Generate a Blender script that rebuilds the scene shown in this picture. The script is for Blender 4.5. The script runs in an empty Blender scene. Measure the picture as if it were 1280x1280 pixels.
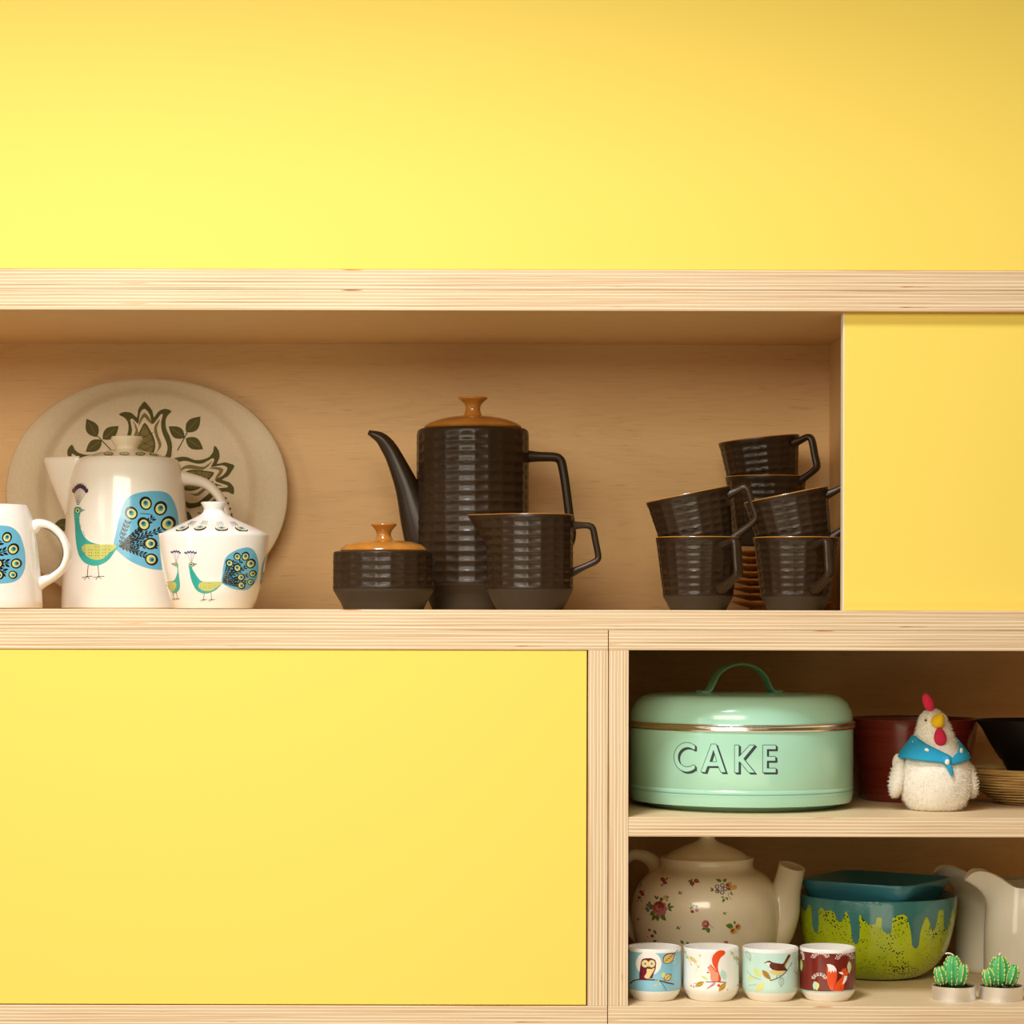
import bpy, bmesh, math, random
import numpy as np
from mathutils import Vector, Matrix, noise
from mathutils.geometry import tessellate_polygon
random.seed(7)
PI = math.pi
S = bpy.context.scene
COL = S.collection

# ------------------------------------------------------------------ camera, world, lights, exposure
D = 3.2                                   # camera to the cupboard fronts (front plane Y = 0), 1 px = 1 mm there
VX, HZ = 500.0, 762.0                     # principal point (shifted lens)
cam = bpy.data.cameras.new('camera')
cam.sensor_width = 36; cam.lens = 36 * D / 1.28
cam.shift_x = (640 - VX) / 1280; cam.shift_y = (HZ - 640) / 1280
camo = bpy.data.objects.new('camera', cam); COL.objects.link(camo)
camo.location = (VX / 1000, -D, 0)
camo.rotation_euler = (PI / 2, 0.0, 0)
camo.rotation_euler = (Matrix.Rotation(-0.0022, 4, 'Y') @ Matrix.Rotation(PI / 2, 4, 'X')).to_euler()
cam.clip_start = 0.05
S.camera = camo
S.view_settings.view_transform = 'Standard'; S.view_settings.look = 'None'
S.view_settings.gamma = 1; S.view_settings.use_curve_mapping = False
S.view_settings.exposure = 0.0

w = bpy.data.worlds.new('room_light'); S.world = w; w.use_nodes = True
w.node_tree.nodes['Background'].inputs['Color'].default_value = (1.0, 0.73, 0.36, 1)
w.node_tree.nodes['Background'].inputs['Strength'].default_value = 0.13

def area(name, loc, target, sx, sy, power, color, spread=PI):
    l = bpy.data.lights.new(name, 'AREA'); l.shape = 'RECTANGLE'; l.size = sx; l.size_y = sy
    l.energy = power; l.color = color; l.spread = spread
    o = bpy.data.objects.new(name, l); COL.objects.link(o); o.location = loc
    o.rotation_euler = (Vector(target) - Vector(loc)).to_track_quat('-Z', 'Y').to_euler()
    return o
area('key_softbox', (-0.2, -2.15, 3.0), (0.45, 0.0, -0.3), 0.8, 0.7, 33, (1.0, 0.975, 0.98), math.radians(100))
area('worktop_bounce', (0.4, -1.25, -0.95), (0.35, 0.0, 0.25), 2.2, 0.7, 8, (1.0, 0.86, 0.62))
area('window_light', (-2.3, -2.3, 0.25), (0.7, 0.1, 0.0), 0.9, 1.5, 13, (1.0, 0.90, 0.80))
area('front_fill', (0.0, -2.4, 0.85), (0.55, 0.0, -0.1), 1.6, 0.7, 36, (1.0, 0.90, 0.72))  # soft fill added to brighten things standing deep in the shelves

# ------------------------------------------------------------------ materials
MATS = {}
def mat(name, color, rough=0.5, metal=0.0, coat=0.0, spec=0.5, bump=None, vary=None):
    """principled; vary=(color2, scale, (sx,sy,sz)) noise mix, bump=(strength, scale)"""
    if name in MATS: return MATS[name]
    m = bpy.data.materials.new(name); m.use_nodes = True
    nt = m.node_tree; b = nt.nodes['Principled BSDF']
    b.inputs['Base Color'].default_value = (*color, 1)
    b.inputs['Roughness'].default_value = rough; b.inputs['Metallic'].default_value = metal
    b.inputs['Coat Weight'].default_value = coat; b.inputs['Coat Roughness'].default_value = 0.08
    b.inputs['Specular IOR Level'].default_value = spec
    tc = nt.nodes.new('ShaderNodeTexCoord')
    if vary:
        mp = nt.nodes.new('ShaderNodeMapping'); mp.inputs['Scale'].default_value = vary[2]
        nt.links.new(tc.outputs['Object'], mp.inputs['Vector'])
        n = nt.nodes.new('ShaderNodeTexNoise'); n.inputs['Scale'].default_value = vary[1]; n.inputs['Detail'].default_value = 4
        nt.links.new(mp.outputs[0], n.inputs['Vector'])
        r = nt.nodes.new('ShaderNodeValToRGB'); r.color_ramp.elements[0].position = .35; r.color_ramp.elements[1].position = .65
        r.color_ramp.elements[0].color = (*color, 1); r.color_ramp.elements[1].color = (*vary[0], 1)
        nt.links.new(n.outputs['Fac'], r.inputs[0]); nt.links.new(r.outputs[0], b.inputs['Base Color'])
    if bump:
        n = nt.nodes.new('ShaderNodeTexNoise'); n.inputs['Scale'].default_value = bump[1]; n.inputs['Detail'].default_value = 3
        nt.links.new(tc.outputs['Object'], n.inputs['Vector'])
        bp = nt.nodes.new('ShaderNodeBump'); bp.inputs['Strength'].default_value = bump[0]; bp.inputs['Distance'].default_value = 0.001
        nt.links.new(n.outputs['Fac'], bp.inputs['Height']); nt.links.new(bp.outputs[0], b.inputs['Normal'])
    MATS[name] = m; return m

def ramp(nt, stops, interp='LINEAR'):
    r = nt.nodes.new('ShaderNodeValToRGB'); cr = r.color_ramp; cr.interpolation = interp
    while len(cr.elements) < len(stops): cr.elements.new(0.5)
    for e, (p, c) in zip(cr.elements, stops): e.position = p; e.color = (*c, 1) if len(c) == 3 else c
    return r

def birch_face(name, along='X', base=(.79, .52, .235)):
    m = bpy.data.materials.new(name); m.use_nodes = True; nt = m.node_tree; L = nt.links
    b = nt.nodes['Principled BSDF']; b.inputs['Roughness'].default_value = 0.5
    tc = nt.nodes.new('ShaderNodeTexCoord')
    mp = nt.nodes.new('ShaderNodeMapping'); mp.inputs['Scale'].default_value = (1.2, 9, 9) if along == 'X' else ((9, 9, 1.2) if along == 'Z' else (9, 1.2, 9))
    L.new(tc.outputs['Object'], mp.inputs['Vector'])
    n = nt.nodes.new('ShaderNodeTexNoise'); n.inputs['Scale'].default_value = 1.6; n.inputs['Detail'].default_value = 3; n.inputs['Distortion'].default_value = 1.2
    L.new(mp.outputs[0], n.inputs['Vector'])
    # growth-ring contour lines
    mu = nt.nodes.new('ShaderNodeMath'); mu.operation = 'MULTIPLY'; mu.inputs[1].default_value = 9
    fr = nt.nodes.new('ShaderNodeMath'); fr.operation = 'FRACT'
    L.new(n.outputs['Fac'], mu.inputs[0]); L.new(mu.outputs[0], fr.inputs[0])
    rl = ramp(nt, [(0.0, tuple(c * .92 for c in base)), (0.06, tuple(c * .97 for c in base)), (0.9, base), (1.0, tuple(c * .93 for c in base))])
    L.new(fr.outputs[0], rl.inputs[0])
    # fine fibres and flecks
    mp2 = nt.nodes.new('ShaderNodeMapping'); mp2.inputs['Scale'].default_value = (14, 260, 260) if along == 'X' else ((260, 260, 14) if along == 'Z' else (260, 14, 260))
    L.new(tc.outputs['Object'], mp2.inputs['Vector'])
    n2 = nt.nodes.new('ShaderNodeTexNoise'); n2.inputs['Scale'].default_value = 1.5; n2.inputs['Detail'].default_value = 5
    L.new(mp2.outputs[0], n2.inputs['Vector'])
    r2 = ramp(nt, [(0.27, (.72, .60, .50)), (0.37, (.95, .94, .93)), (0.7, (1, 1, 1))])
    L.new(n2.outputs['Fac'], r2.inputs[0])
    mx = nt.nodes.new('ShaderNodeMix'); mx.data_type = 'RGBA'; mx.blend_type = 'MULTIPLY'; mx.inputs[0].default_value = 1
    L.new(rl.outputs[0], mx.inputs[6]); L.new(r2.outputs[0], mx.inputs[7]); L.new(mx.outputs[2], b.inputs['Base Color'])
    return m

def ply_edge(name, axis):
    """laminated birch edge: thin pale plies between tan end-grain plies; axis = direction across the plies"""
    m = bpy.data.materials.new(name); m.use_nodes = True; nt = m.node_tree; L = nt.links
    b = nt.nodes['Principled BSDF']; b.inputs['Roughness'].default_value = 0.55
    tc = nt.nodes.new('ShaderNodeTexCoord'); sp = nt.nodes.new('ShaderNodeSeparateXYZ')
    L.new(tc.outputs['Object'], sp.inputs[0])
    comp = sp.outputs[axis]
    st = (3, 3, 500) if axis == 'Z' else (500, 3, 3)
    # slow waviness of the plies
    wm = nt.nodes.new('ShaderNodeMapping'); wm.inputs['Scale'].default_value = (5, 5, 5)
    L.new(tc.outputs['Object'], wm.inputs['Vector'])
    wn = nt.nodes.new('ShaderNodeTexNoise'); wn.inputs['Scale'].default_value = 1.0; L.new(wm.outputs[0], wn.inputs['Vector'])
    wa = nt.nodes.new('ShaderNodeMath'); wa.operation = 'MULTIPLY_ADD'; wa.inputs[1].default_value = 0.0022
    L.new(wn.outputs['Fac'], wa.inputs[0]); L.new(comp, wa.inputs[2])
    mu = nt.nodes.new('ShaderNodeMath'); mu.operation = 'MULTIPLY'; mu.inputs[1].default_value = 1 / 0.00425
    fr = nt.nodes.new('ShaderNodeMath'); fr.operation = 'FRACT'
    L.new(wa.outputs[0], mu.inputs[0]); L.new(mu.outputs[0], fr.inputs[0])
    r = ramp(nt, [(0.0, (.93, .81, .62)), (0.16, (.93, .81, .62)), (0.30, (.66, .45, .25)), (0.55, (.84, .66, .45)), (0.80, (.63, .42, .23)), (0.93, (.93, .81, .62))])
    L.new(fr.outputs[0], r.inputs[0])
    # per-ply variation and streaks along the ply
    m2 = nt.nodes.new('ShaderNodeMapping'); m2.inputs['Scale'].default_value = st
    L.new(tc.outputs['Object'], m2.inputs['Vector'])
    n2 = nt.nodes.new('ShaderNodeTexNoise'); n2.inputs['Scale'].default_value = 1.3; n2.inputs['Detail'].default_value = 6
    L.new(m2.outputs[0], n2.inputs['Vector'])
    r2 = ramp(nt, [(0.30, (.62, .46, .33)), (0.45, (.93, .89, .84)), (0.58, (1, 1, 1))]); L.new(n2.outputs['Fac'], r2.inputs[0])
    mx = nt.nodes.new('ShaderNodeMix'); mx.data_type = 'RGBA'; mx.blend_type = 'MULTIPLY'; mx.inputs[0].default_value = .95
    L.new(r.outputs[0], mx.inputs[6]); L.new(r2.outputs[0], mx.inputs[7])
    # rare dark core gaps and knots
    m3 = nt.nodes.new('ShaderNodeMapping'); m3.inputs['Scale'].default_value = (18, 18, 420) if axis == 'Z' else (420, 18, 18)
    m3.inputs['Location'].default_value = (3.1, 7.7, 1.3)
    L.new(tc.outputs['Object'], m3.inputs['Vector'])
    n3 = nt.nodes.new('ShaderNodeTexNoise'); n3.inputs['Scale'].default_value = 0.7; n3.inputs['Detail'].default_value = 2
    L.new(m3.outputs[0], n3.inputs['Vector'])
    r3 = ramp(nt, [(0.0, (.10, .05, .025)), (0.212, (.16, .08, .04)), (0.245, (.75, .5, .32)), (0.28, (1, 1, 1))]); L.new(n3.outputs['Fac'], r3.inputs[0])
    m4 = nt.nodes.new('ShaderNodeMix'); m4.data_type = 'RGBA'; m4.blend_type = 'MULTIPLY'; m4.inputs[0].default_value = 1
    L.new(mx.outputs[2], m4.inputs[6]); L.new(r3.outputs[0], m4.inputs[7]); L.new(m4.outputs[2], b.inputs['Base Color'])
    return m

M_face = birch_face('birch_face_wide', 'X'); M_facez = birch_face('birch_face_upright', 'Z')
M_pale = birch_face('birch_shelf_face', 'X', (.88, .69, .43))
M_eh = ply_edge('plywood_edge_level', 'Z'); M_ev = ply_edge('plywood_edge_upright', 'X')
M_yel = mat('yellow_laminate', (.93, .715, .135), .50, spec=.3, bump=(.03, 900))
M_dark = mat('dark_brown_glaze', (.030, .016, .007), .35, spec=.40)
M_dmat = mat('dark_brown_bisque', (.050, .035, .023), .6)
M_amber = mat('amber_glaze', (.52, .22, .035), .16, coat=.5, vary=((.42, .16, .025), 40, (1, 1, 1)))
M_white = mat('white_glaze', (.90, .87, .79), .16, coat=.4)
M_china = mat('white_china', (.93, .92, .89), .12, coat=.5)
M_cream = mat('cream_glaze', (.86, .76, .57), .18, coat=.5)
M_milk = mat('off_white_glaze', (.84, .79, .69), .14, coat=.6)
M_plate = mat('oatmeal_stoneware', (.66, .55, .38), .5, vary=((.62, .51, .34), 300, (1, 1, 1)))
M_mint = mat('mint_enamel', (.44, .80, .64), .22, coat=.5)
M_mintd = mat('green_enamel_handle', (.22, .56, .40), .3, coat=.3)
M_chrome = mat('polished_steel', (.88, .87, .85), .16, metal=1)
M_alu = mat('tealight_aluminium', (.90, .91, .93), .45, metal=1)
M_red = mat('oxblood_glaze', (.20, .022, .012), .22, coat=.4, vary=((.14, .014, .008), 3, (1, 1, 60)))
M_black = mat('black_glaze', (.006, .005, .004), .4, spec=.2)
M_teal = mat('teal_melamine', (.038, .20, .26), .28, coat=.3)
M_dteal = mat('teal_glaze', (.065, .26, .27), .16, coat=.6, vary=((.045, .19, .20), 25, (1, 1, .4)))
M_cact = mat('green_candle_wax', (.06, .42, .13), .42, bump=(.3, 500))
M_spine = mat('yellow_wax_dots', (.80, .78, .22), .5)
M_grav = mat('black_gravel', (.008, .014, .010), .35)
M_wick = mat('cotton_wick', (.80, .78, .70), .9)
M_wool = mat('white_felt', (.92, .88, .79), .95, spec=.1, bump=(.8, 700))
M_comb = mat('red_felt', (.62, .03, .08), .95, spec=.1, bump=(.8, 900))
M_beak = mat('yellow_felt', (.85, .52, .02), .9, spec=.1, bump=(.5, 900))
M_scarf = mat('blue_felt', (.03, .36, .62), .95, spec=.1, bump=(.6, 900))

def lime_glaze():
    m = bpy.data.materials.new('speckled_lime_glaze'); m.use_nodes = True; nt = m.node_tree; L = nt.links
    b = nt.nodes['Principled BSDF']; b.inputs['Roughness'].default_value = .18; b.inputs['Coat Weight'].default_value = .5
    tc = nt.nodes.new('ShaderNodeTexCoord')
    v = nt.nodes.new('ShaderNodeTexVoronoi'); v.inputs['Scale'].default_value = 290; v.inputs['Randomness'].default_value = 1
    L.new(tc.outputs['Object'], v.inputs['Vector'])
    n = nt.nodes.new('ShaderNodeTexNoise'); n.inputs['Scale'].default_value = 35; n.inputs['Detail'].default_value = 3
    L.new(tc.outputs['Object'], n.inputs['Vector'])
    th = nt.nodes.new('ShaderNodeMapRange'); th.inputs['From Min'].default_value = .42; th.inputs['From Max'].default_value = .75
    th.inputs['To Min'].default_value = .16; th.inputs['To Max'].default_value = .50
    L.new(n.outputs['Fac'], th.inputs['Value'])
    lt = nt.nodes.new('ShaderNodeMath'); lt.operation = 'LESS_THAN'; L.new(v.outputs['Distance'], lt.inputs[0]); L.new(th.outputs[0], lt.inputs[1])
    n2 = nt.nodes.new('ShaderNodeTexNoise'); n2.inputs['Scale'].default_value = 14; L.new(tc.outputs['Object'], n2.inputs['Vector'])
    r = ramp(nt, [(.35, (.36, .48, .008)), (.65, (.52, .64, .015))]); L.new(n2.outputs['Fac'], r.inputs[0])
    mx = nt.nodes.new('ShaderNodeMix'); mx.data_type = 'RGBA'; mx.inputs[7].default_value = (.012, .02, .006, 1)
    L.new(lt.outputs[0], mx.inputs[0]); L.new(r.outputs[0], mx.inputs[6]); L.new(mx.outputs[2], b.inputs['Base Color'])
    return m
M_lime = lime_glaze()

def straw_mat():
    m = bpy.data.materials.new('coiled_straw'); m.use_nodes = True; nt = m.node_tree; L = nt.links
    b = nt.nodes['Principled BSDF']; b.inputs['Roughness'].default_value = .5
    tc = nt.nodes.new('ShaderNodeTexCoord'); mp = nt.nodes.new('ShaderNodeMapping'); mp.inputs['Scale'].default_value = (12, 12, 500)
    L.new(tc.outputs['Object'], mp.inputs['Vector'])
    n = nt.nodes.new('ShaderNodeTexNoise'); n.inputs['Scale'].default_value = 2; n.inputs['Detail'].default_value = 5; L.new(mp.outputs[0], n.inputs['Vector'])
    r = ramp(nt, [(.36, (.07, .035, .010)), (.46, (.46, .28, .09)), (.7, (.74, .50, .20))]); L.new(n.outputs['Fac'], r.inputs[0])
    L.new(r.outputs[0], b.inputs['Base Color'])
    bp = nt.nodes.new('ShaderNodeBump'); bp.inputs['Strength'].default_value = .6; bp.inputs['Distance'].default_value = .001
    L.new(n.outputs['Fac'], bp.inputs['Height']); L.new(bp.outputs[0], b.inputs['Normal'])
    return m
M_straw = straw_mat()

INK = {   # colours of the printed decoration
 'sky': (.15, .49, .72), 'black': (.012, .011, .014), 'teal': (.035, .43, .38), 'tealdark': (.02, .24, .25), 'lime': (.58, .60, .16),
 'yel': (.76, .73, .24), 'pur': (.07, .05, .24), 'crest': (.05, .03, .09), 'grey': (.33, .32, .28), 'olive': (.085, .075, .012), 'olive2': (.20, .155, .045),
 'oat': (.66, .55, .38), 'ink': (.055, .065, .075), 'mint': (.44, .80, .64), 'moon': (.93, .91, .85), 'plum': (.13, .008, .030), 'owl': (.84, .66, .30),
 'leafy': (.78, .58, .17), 'leafd': (.50, .27, .02), 'orange': (.80, .085, .015), 'peach': (.88, .33, .20), 'palemint': (.50, .78, .68), 'pink': (.62, .22, .45),
 'brown': (.12, .022, .014), 'cupmint': (.56, .80, .73), 'cupred': (.18, .014, .010), 'cupblue': (.24, .56, .73), 'palelime': (.66, .74, .30),
 'rose': (.33, .025, .030), 'rosep': (.52, .17, .18), 'fgreen': (.10, .20, .025), 'fblue': (.15, .20, .25), 'fgold': (.70, .42, .13), 'white': (.92, .90, .86), 'cream': (.83, .73, .55),
}
def inkmat(k): return mat('ink_' + k, INK[k], .22, coat=.4)

# ------------------------------------------------------------------ things and parts
class Thing:
    """an Empty at the thing's base; children are authored in world space and stored relative to it"""
    def __init__(s, name, label, cat, px, Y, z, group=None, rot=0.0):
        s.sc = (1 + Y / D) / 1000; s.px = px; s.Y = Y; s.z = z
        s.org = Vector(((VX + (px - VX) * (1 + Y / D)) / 1000, Y, z))
        s.o = bpy.data.objects.new(name, None); COL.objects.link(s.o); s.o.location = s.org
        s.o.empty_display_size = .02
        s.o['label'] = label; s.o['category'] = cat
        if group: s.o['group'] = group
    def L(s, px, py, dy=0.0):
        k = (1 + (s.Y + dy) / D) / 1000
        return Vector(((VX / 1000 + (px - VX) * k) - s.org.x, dy, (HZ - py) * k - s.z))
    def zz(s, py): return (HZ - py) * s.sc - s.z

def finish(name, me, mats, parent, smooth=True, label=None, angle=35):
    me.validate()
    for m in (mats if isinstance(mats, (list, tuple)) else [mats]): me.materials.append(m)
    if smooth:
        me.polygons.foreach_set('use_smooth', [True] * len(me.polygons)); me.set_sharp_from_angle(angle=math.radians(angle))
    o = bpy.data.objects.new(name, me); COL.objects.link(o)
    if parent: o.parent = parent
    if label: o['label'] = label
    return o

def mesh(name, vs, fs, mats, parent, mi=None, smooth=True, label=None, angle=35, recalc=True):
    me = bpy.data.meshes.new(name); me.from_pydata([tuple(v) for v in vs], [], fs)
    if mi is not None: me.polygons.foreach_set('material_index', mi)
    if recalc:
        bm = bmesh.new(); bm.from_mesh(me); bmesh.ops.recalc_face_normals(bm, faces=bm.faces); bm.to_mesh(me); bm.free()
    return finish(name, me, mats, parent, smooth, label, angle)

def catmull(P, k=6):
    P = [Vector(p) for p in P]; out = []
    n = len(P)
    for i in range(n - 1):
        a, b, c, d = P[max(i - 1, 0)], P[i], P[i + 1], P[min(i + 2, n - 1)]
        for j in range(k):
            t = j / k
            out.append(.5 * ((2 * b) + (c - a) * t + (2 * a - 5 * b + 4 * c - d) * t * t + (3 * b - a - 3 * c + d) * t ** 3))
    out.append(P[-1]); return out

def densify(P, step):
    out = [P[0]]
    for a, b in zip(P[:-1], P[1:]):
        n = max(1, int(math.ceil((Vector(b) - Vector(a)).length / step)))
        for j in range(1, n + 1): out.append(Vector(a).lerp(Vector(b), j / n))
    return out

def lathe(name, prof, mats, parent, seg=96, smooth=0, step=None, rfun=None, mfun=None, label=None, angle=35):
    """prof: list of (r, z) in metres from the outside bottom, over the rim, to the inside; rfun(r, z, theta) may displace"""
    P = [Vector((r, z, 0)) for r, z in prof]
    if smooth: P = catmull(P, smooth)
    if step: P = densify(P, step)
    vs, fs, mi, rings = [], [], [], []
    for p in P:
        r, z = max(p[0], 0), p[1]
        if r < 1e-6: rings.append([len(vs)]); vs.append((0, 0, z)); continue
        ring = []
        for i in range(seg):
            t = 2 * PI * i / seg
            rr = rfun(r, z, t) if rfun else r
            ring.append(len(vs)); vs.append((rr * math.cos(t), rr * math.sin(t), z))
        rings.append(ring)
    apex = max(range(len(P)), key=lambda i: P[i][1])
    for k in range(len(rings) - 1):
        a, b = rings[k], rings[k + 1]
        q = mfun((P[k][1] + P[k + 1][1]) / 2, (P[k][0] + P[k + 1][0]) / 2, 0.0 if k < apex else 1.0) if mfun else 0
        for i in range(seg):
            j = (i + 1) % seg
            if len(a) == 1 and len(b) == 1: continue
            if len(a) == 1: fs.append((a[0], b[j], b[i]))
            elif len(b) == 1: fs.append((a[i], a[j], b[0]))
            else: fs.append((a[i], a[j], b[j], b[i]))
            mi.append(q)
    return mesh(name, vs, fs, mats, parent, mi, label=label, angle=angle)

def sweep(name, pts, rad, mat_, parent, bn=None, seg=16, smooth=5, closed=False, cap=True, label=None, power=2.0, hollow=None):
    """tube along pts; rad = per point (ra, rb) or a number; bn = fixed binormal for planar paths"""
    n = len(pts)
    R = [(r, r) if not isinstance(r, (tuple, list)) else r for r in (rad if isinstance(rad, list) else [rad] * n)]
    P = [Vector(p) for p in pts]
    if smooth:
        Q = catmull([Vector((r[0], r[1], 0)) for r in R], smooth); P = catmull(P, smooth); R = [(q[0], q[1]) for q in Q]
    n = len(P); vs, fs = [], []
    N = None
    for i in range(n):
        T = (P[min(i + 1, n - 1)] - P[max(i - 1, 0)]).normalized()
        if bn is not None:
            B = Vector(bn).normalized(); N = B.cross(T).normalized()
        else:
            if N is None: N = T.orthogonal().normalized()
            N = (N - T * N.dot(T)).normalized(); B = T.cross(N)
        for j in range(seg):
            a = 2 * PI * j / seg; c, s_ = math.cos(a), math.sin(a)
            c = math.copysign(abs(c) ** (2 / power), c); s_ = math.copysign(abs(s_) ** (2 / power), s_)
            vs.append(P[i] + N * (R[i][0] * c) + B * (R[i][1] * s_))
    for i in range(n - 1):
        for j in range(seg):
            k = (j + 1) % seg
            fs.append((i * seg + j, i * seg + k, (i + 1) * seg + k, (i + 1) * seg + j))
    if cap: fs.append(tuple(range(seg - 1, -1, -1)))
    if cap and not hollow: fs.append(tuple((n - 1) * seg + j for j in range(seg)))
    if hollow:           # open end with an inner wall going back down
        T = (P[-1] - P[-2]).normalized(); base = len(vs); c0 = P[-1]
        for q in range(4):
            for j in range(seg):
                v = vs[(n - 1) * seg + j]
                vs.append(c0 + (v - c0) * hollow - T * (0.012 * q))
        for j in range(seg): fs.append(((n - 1) * seg + j, (n - 1) * seg + (j + 1) % seg, base + (j + 1) % seg, base + j))
        for q in range(3):
            for j in range(seg):
                k = (j + 1) % seg; fs.append((base + q * seg + j, base + q * seg + k, base + (q + 1) * seg + k, base + (q + 1) * seg + j))
        fs.append(tuple(base + 3 * seg + j for j in range(seg)))
    return mesh(name, vs, fs, mat_, parent, label=label)

def ellipsoid(name, c, r, mat_, parent, rot=None, seg=24, rings=14, f=None, label=None):
    vs, fs = [], []
    Rm = rot or Matrix.Identity(3)
    for i in range(rings + 1):
        ph = PI * i / rings
        for j in range(seg):
            t = 2 * PI * j / seg
            v = Vector((math.sin(ph) * math.cos(t), math.sin(ph) * math.sin(t), math.cos(ph)))
            if f: v = f(v, ph, t)
            vs.append(Vector(c) + Rm @ Vector((v.x * r[0], v.y * r[1], v.z * r[2])))
    for i in range(rings):
        for j in range(seg):
            k = (j + 1) % seg; fs.append((i * seg + j, (i + 1) * seg + j, (i + 1) * seg + k, i * seg + k))
    o = mesh(name, vs, fs, mat_, parent, label=label, recalc=False)
    bm = bmesh.new(); bm.from_mesh(o.data); bmesh.ops.remove_doubles(bm, verts=bm.verts, dist=1e-6)
    bmesh.ops.recalc_face_normals(bm, faces=bm.faces); bm.to_mesh(o.data); bm.free()
    return o

def box(name, x0, x1, y0, y1, z0, z1, mats, parent, front=None, top=0, bevel=.0004, label=None):
    """world box, origin at its centre; mats list; front = material index of the -Y face"""
    c = Vector(((x0 + x1) / 2, (y0 + y1) / 2, (z0 + z1) / 2))
    bm = bmesh.new(); bmesh.ops.create_cube(bm, size=1)
    bmesh.ops.scale(bm, vec=(x1 - x0, y1 - y0, z1 - z0), verts=bm.verts)
    if bevel: bmesh.ops.bevel(bm, geom=bm.edges[:], offset=bevel, segments=1, affect='EDGES')
    for f in bm.faces:
        f.material_index = (front or 0) if abs(f.normal.y) > .6 else 0
    me = bpy.data.meshes.new(name); bm.to_mesh(me); bm.free()
    o = finish(name, me, mats, None, smooth=False, label=label)
    o.parent = parent
    o.location = c - (parent.location if parent else Vector())
    return o

# ------------------------------------------------------------------ printed decoration (thin glaze films on the curved surface)
class Art:
    """shapes drawn in a local frame: photo px = ox + x/k"""
    def __init__(s, ox, oy, k): s.ox, s.oy, s.k = ox, oy, k; s.items = []
    def poly(s, col, pts, lay=0, smooth=0, holes=None):
        if smooth:
            P = [Vector((*p, 0)) for p in pts]; n = len(P); out = []
            for i in range(n):
                a, b, c, d = P[i - 1], P[i], P[(i + 1) % n], P[(i + 2) % n]
                for j in range(smooth):
                    t = j / smooth
                    v = .5 * ((2 * b) + (c - a) * t + (2 * a - 5 * b + 4 * c - d) * t * t + (3 * b - a - 3 * c + d) * t ** 3)
                    out.append((v.x, v.y))
            pts = out
        f = lambda q: [(s.ox + x / s.k, s.oy + y / s.k) for x, y in q]
        s.items.append((col, lay, f(pts), [f(h) for h in (holes or [])]))
    def ell(s, col, x, y, rx, ry=None, rot=0, lay=0, n=18):
        ry = rx if ry is None else ry; c, q = math.cos(math.radians(rot)), math.sin(math.radians(rot))
        s.poly(col, [(x + rx * math.cos(t) * c - ry * math.sin(t) * q, y + rx * math.cos(t) * q + ry * math.sin(t) * c) for t in [2 * PI * i / n for i in range(n)]], lay)
    def line(s, col, pts, w, lay=0, smooth=0, taper=False):
        P = [Vector((*p, 0)) for p in pts]
        if smooth: P = catmull(P, smooth)
        n = len(P); A, B = [], []
        for i, p in enumerate(P):
            t = (P[min(i + 1, n - 1)] - P[max(i - 1, 0)]); nn = Vector((-t.y, t.x, 0)).normalized()
            ww = w / 2 * ((1 - .8 * i / (n - 1)) if taper else 1)
            A.append(p + nn * ww); B.append(p - nn * ww)
        for i in range(n - 1):
            s.poly(col, [(A[i].x, A[i].y), (A[i + 1].x, A[i + 1].y), (B[i + 1].x, B[i + 1].y), (B[i].x, B[i].y)], lay)
    def leaf(s, col, x0, y0, x1, y1, w, lay=0, bias=.45):
        a, b = Vector((x0, y0)), Vector((x1, y1)); d = b - a; n = Vector((-d.y, d.x)).normalized()
        L_, R_ = [], []
        for i in range(1, 8):
            t = i / 8; ww = w / 2 * math.sin(PI * t ** (math.log(.5) / math.log(bias)))
            p = a + d * t; L_.append(tuple(p + n * ww)); R_.append(tuple(p - n * ww))
        s.poly(col, [tuple(a)] + L_ + [tuple(b)] + R_[::-1], lay)

def split_tris(V, T, lmax):
    V = list(V); out = []; st = list(T); mid = {}
    while st:
        t = st.pop(); e = max(range(3), key=lambda i: (V[t[i]] - V[t[(i + 1) % 3]]).length)
        a, b, c = t[e], t[(e + 1) % 3], t[(e + 2) % 3]
        if (V[a] - V[b]).length > lmax:
            k = (min(a, b), max(a, b))
            if k not in mid: mid[k] = len(V); V.append((V[a] + V[b]) / 2)
            m = mid[k]; st += [(a, m, c), (m, b, c)]
        else: out.append(t)
    return V, out

def print_on(T, name, art, mapper, lmax=4.5, label=None, base=.00016, lay=.00007, mats=None):
    """mapper(px, py, offset) -> point in the thing's frame"""
    vs, fs, mi, keys = [], [], [], []
    for col, ly, pts, holes in art.items:
        if col not in keys: keys.append(col)
        loops = [[Vector((x, y, 0)) for x, y in pts]] + [[Vector((x, y, 0)) for x, y in h] for h in holes]
        flat = [v for l in loops for v in l]
        tr = tessellate_polygon(loops)
        V, t2 = split_tris(flat, tr, lmax)
        b = len(vs); vs += [mapper(v.x, v.y, base + lay * ly) for v in V]
        for a in t2:
            p, q, r = V[a[0]], V[a[1]], V[a[2]]
            ar = (q.x - p.x) * (r.y - p.y) - (q.y - p.y) * (r.x - p.x)
            if abs(ar) < 1e-9: continue
            fs.append((b + a[0], b + a[2], b + a[1]) if ar > 0 else (b + a[0], b + a[1], b + a[2])); mi.append(keys.index(col))
    o = mesh(name, vs, fs, [(mats or {}).get(k) or inkmat(k) for k in keys], T.o, mi, label=label, recalc=False, angle=60)
    return o

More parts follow.
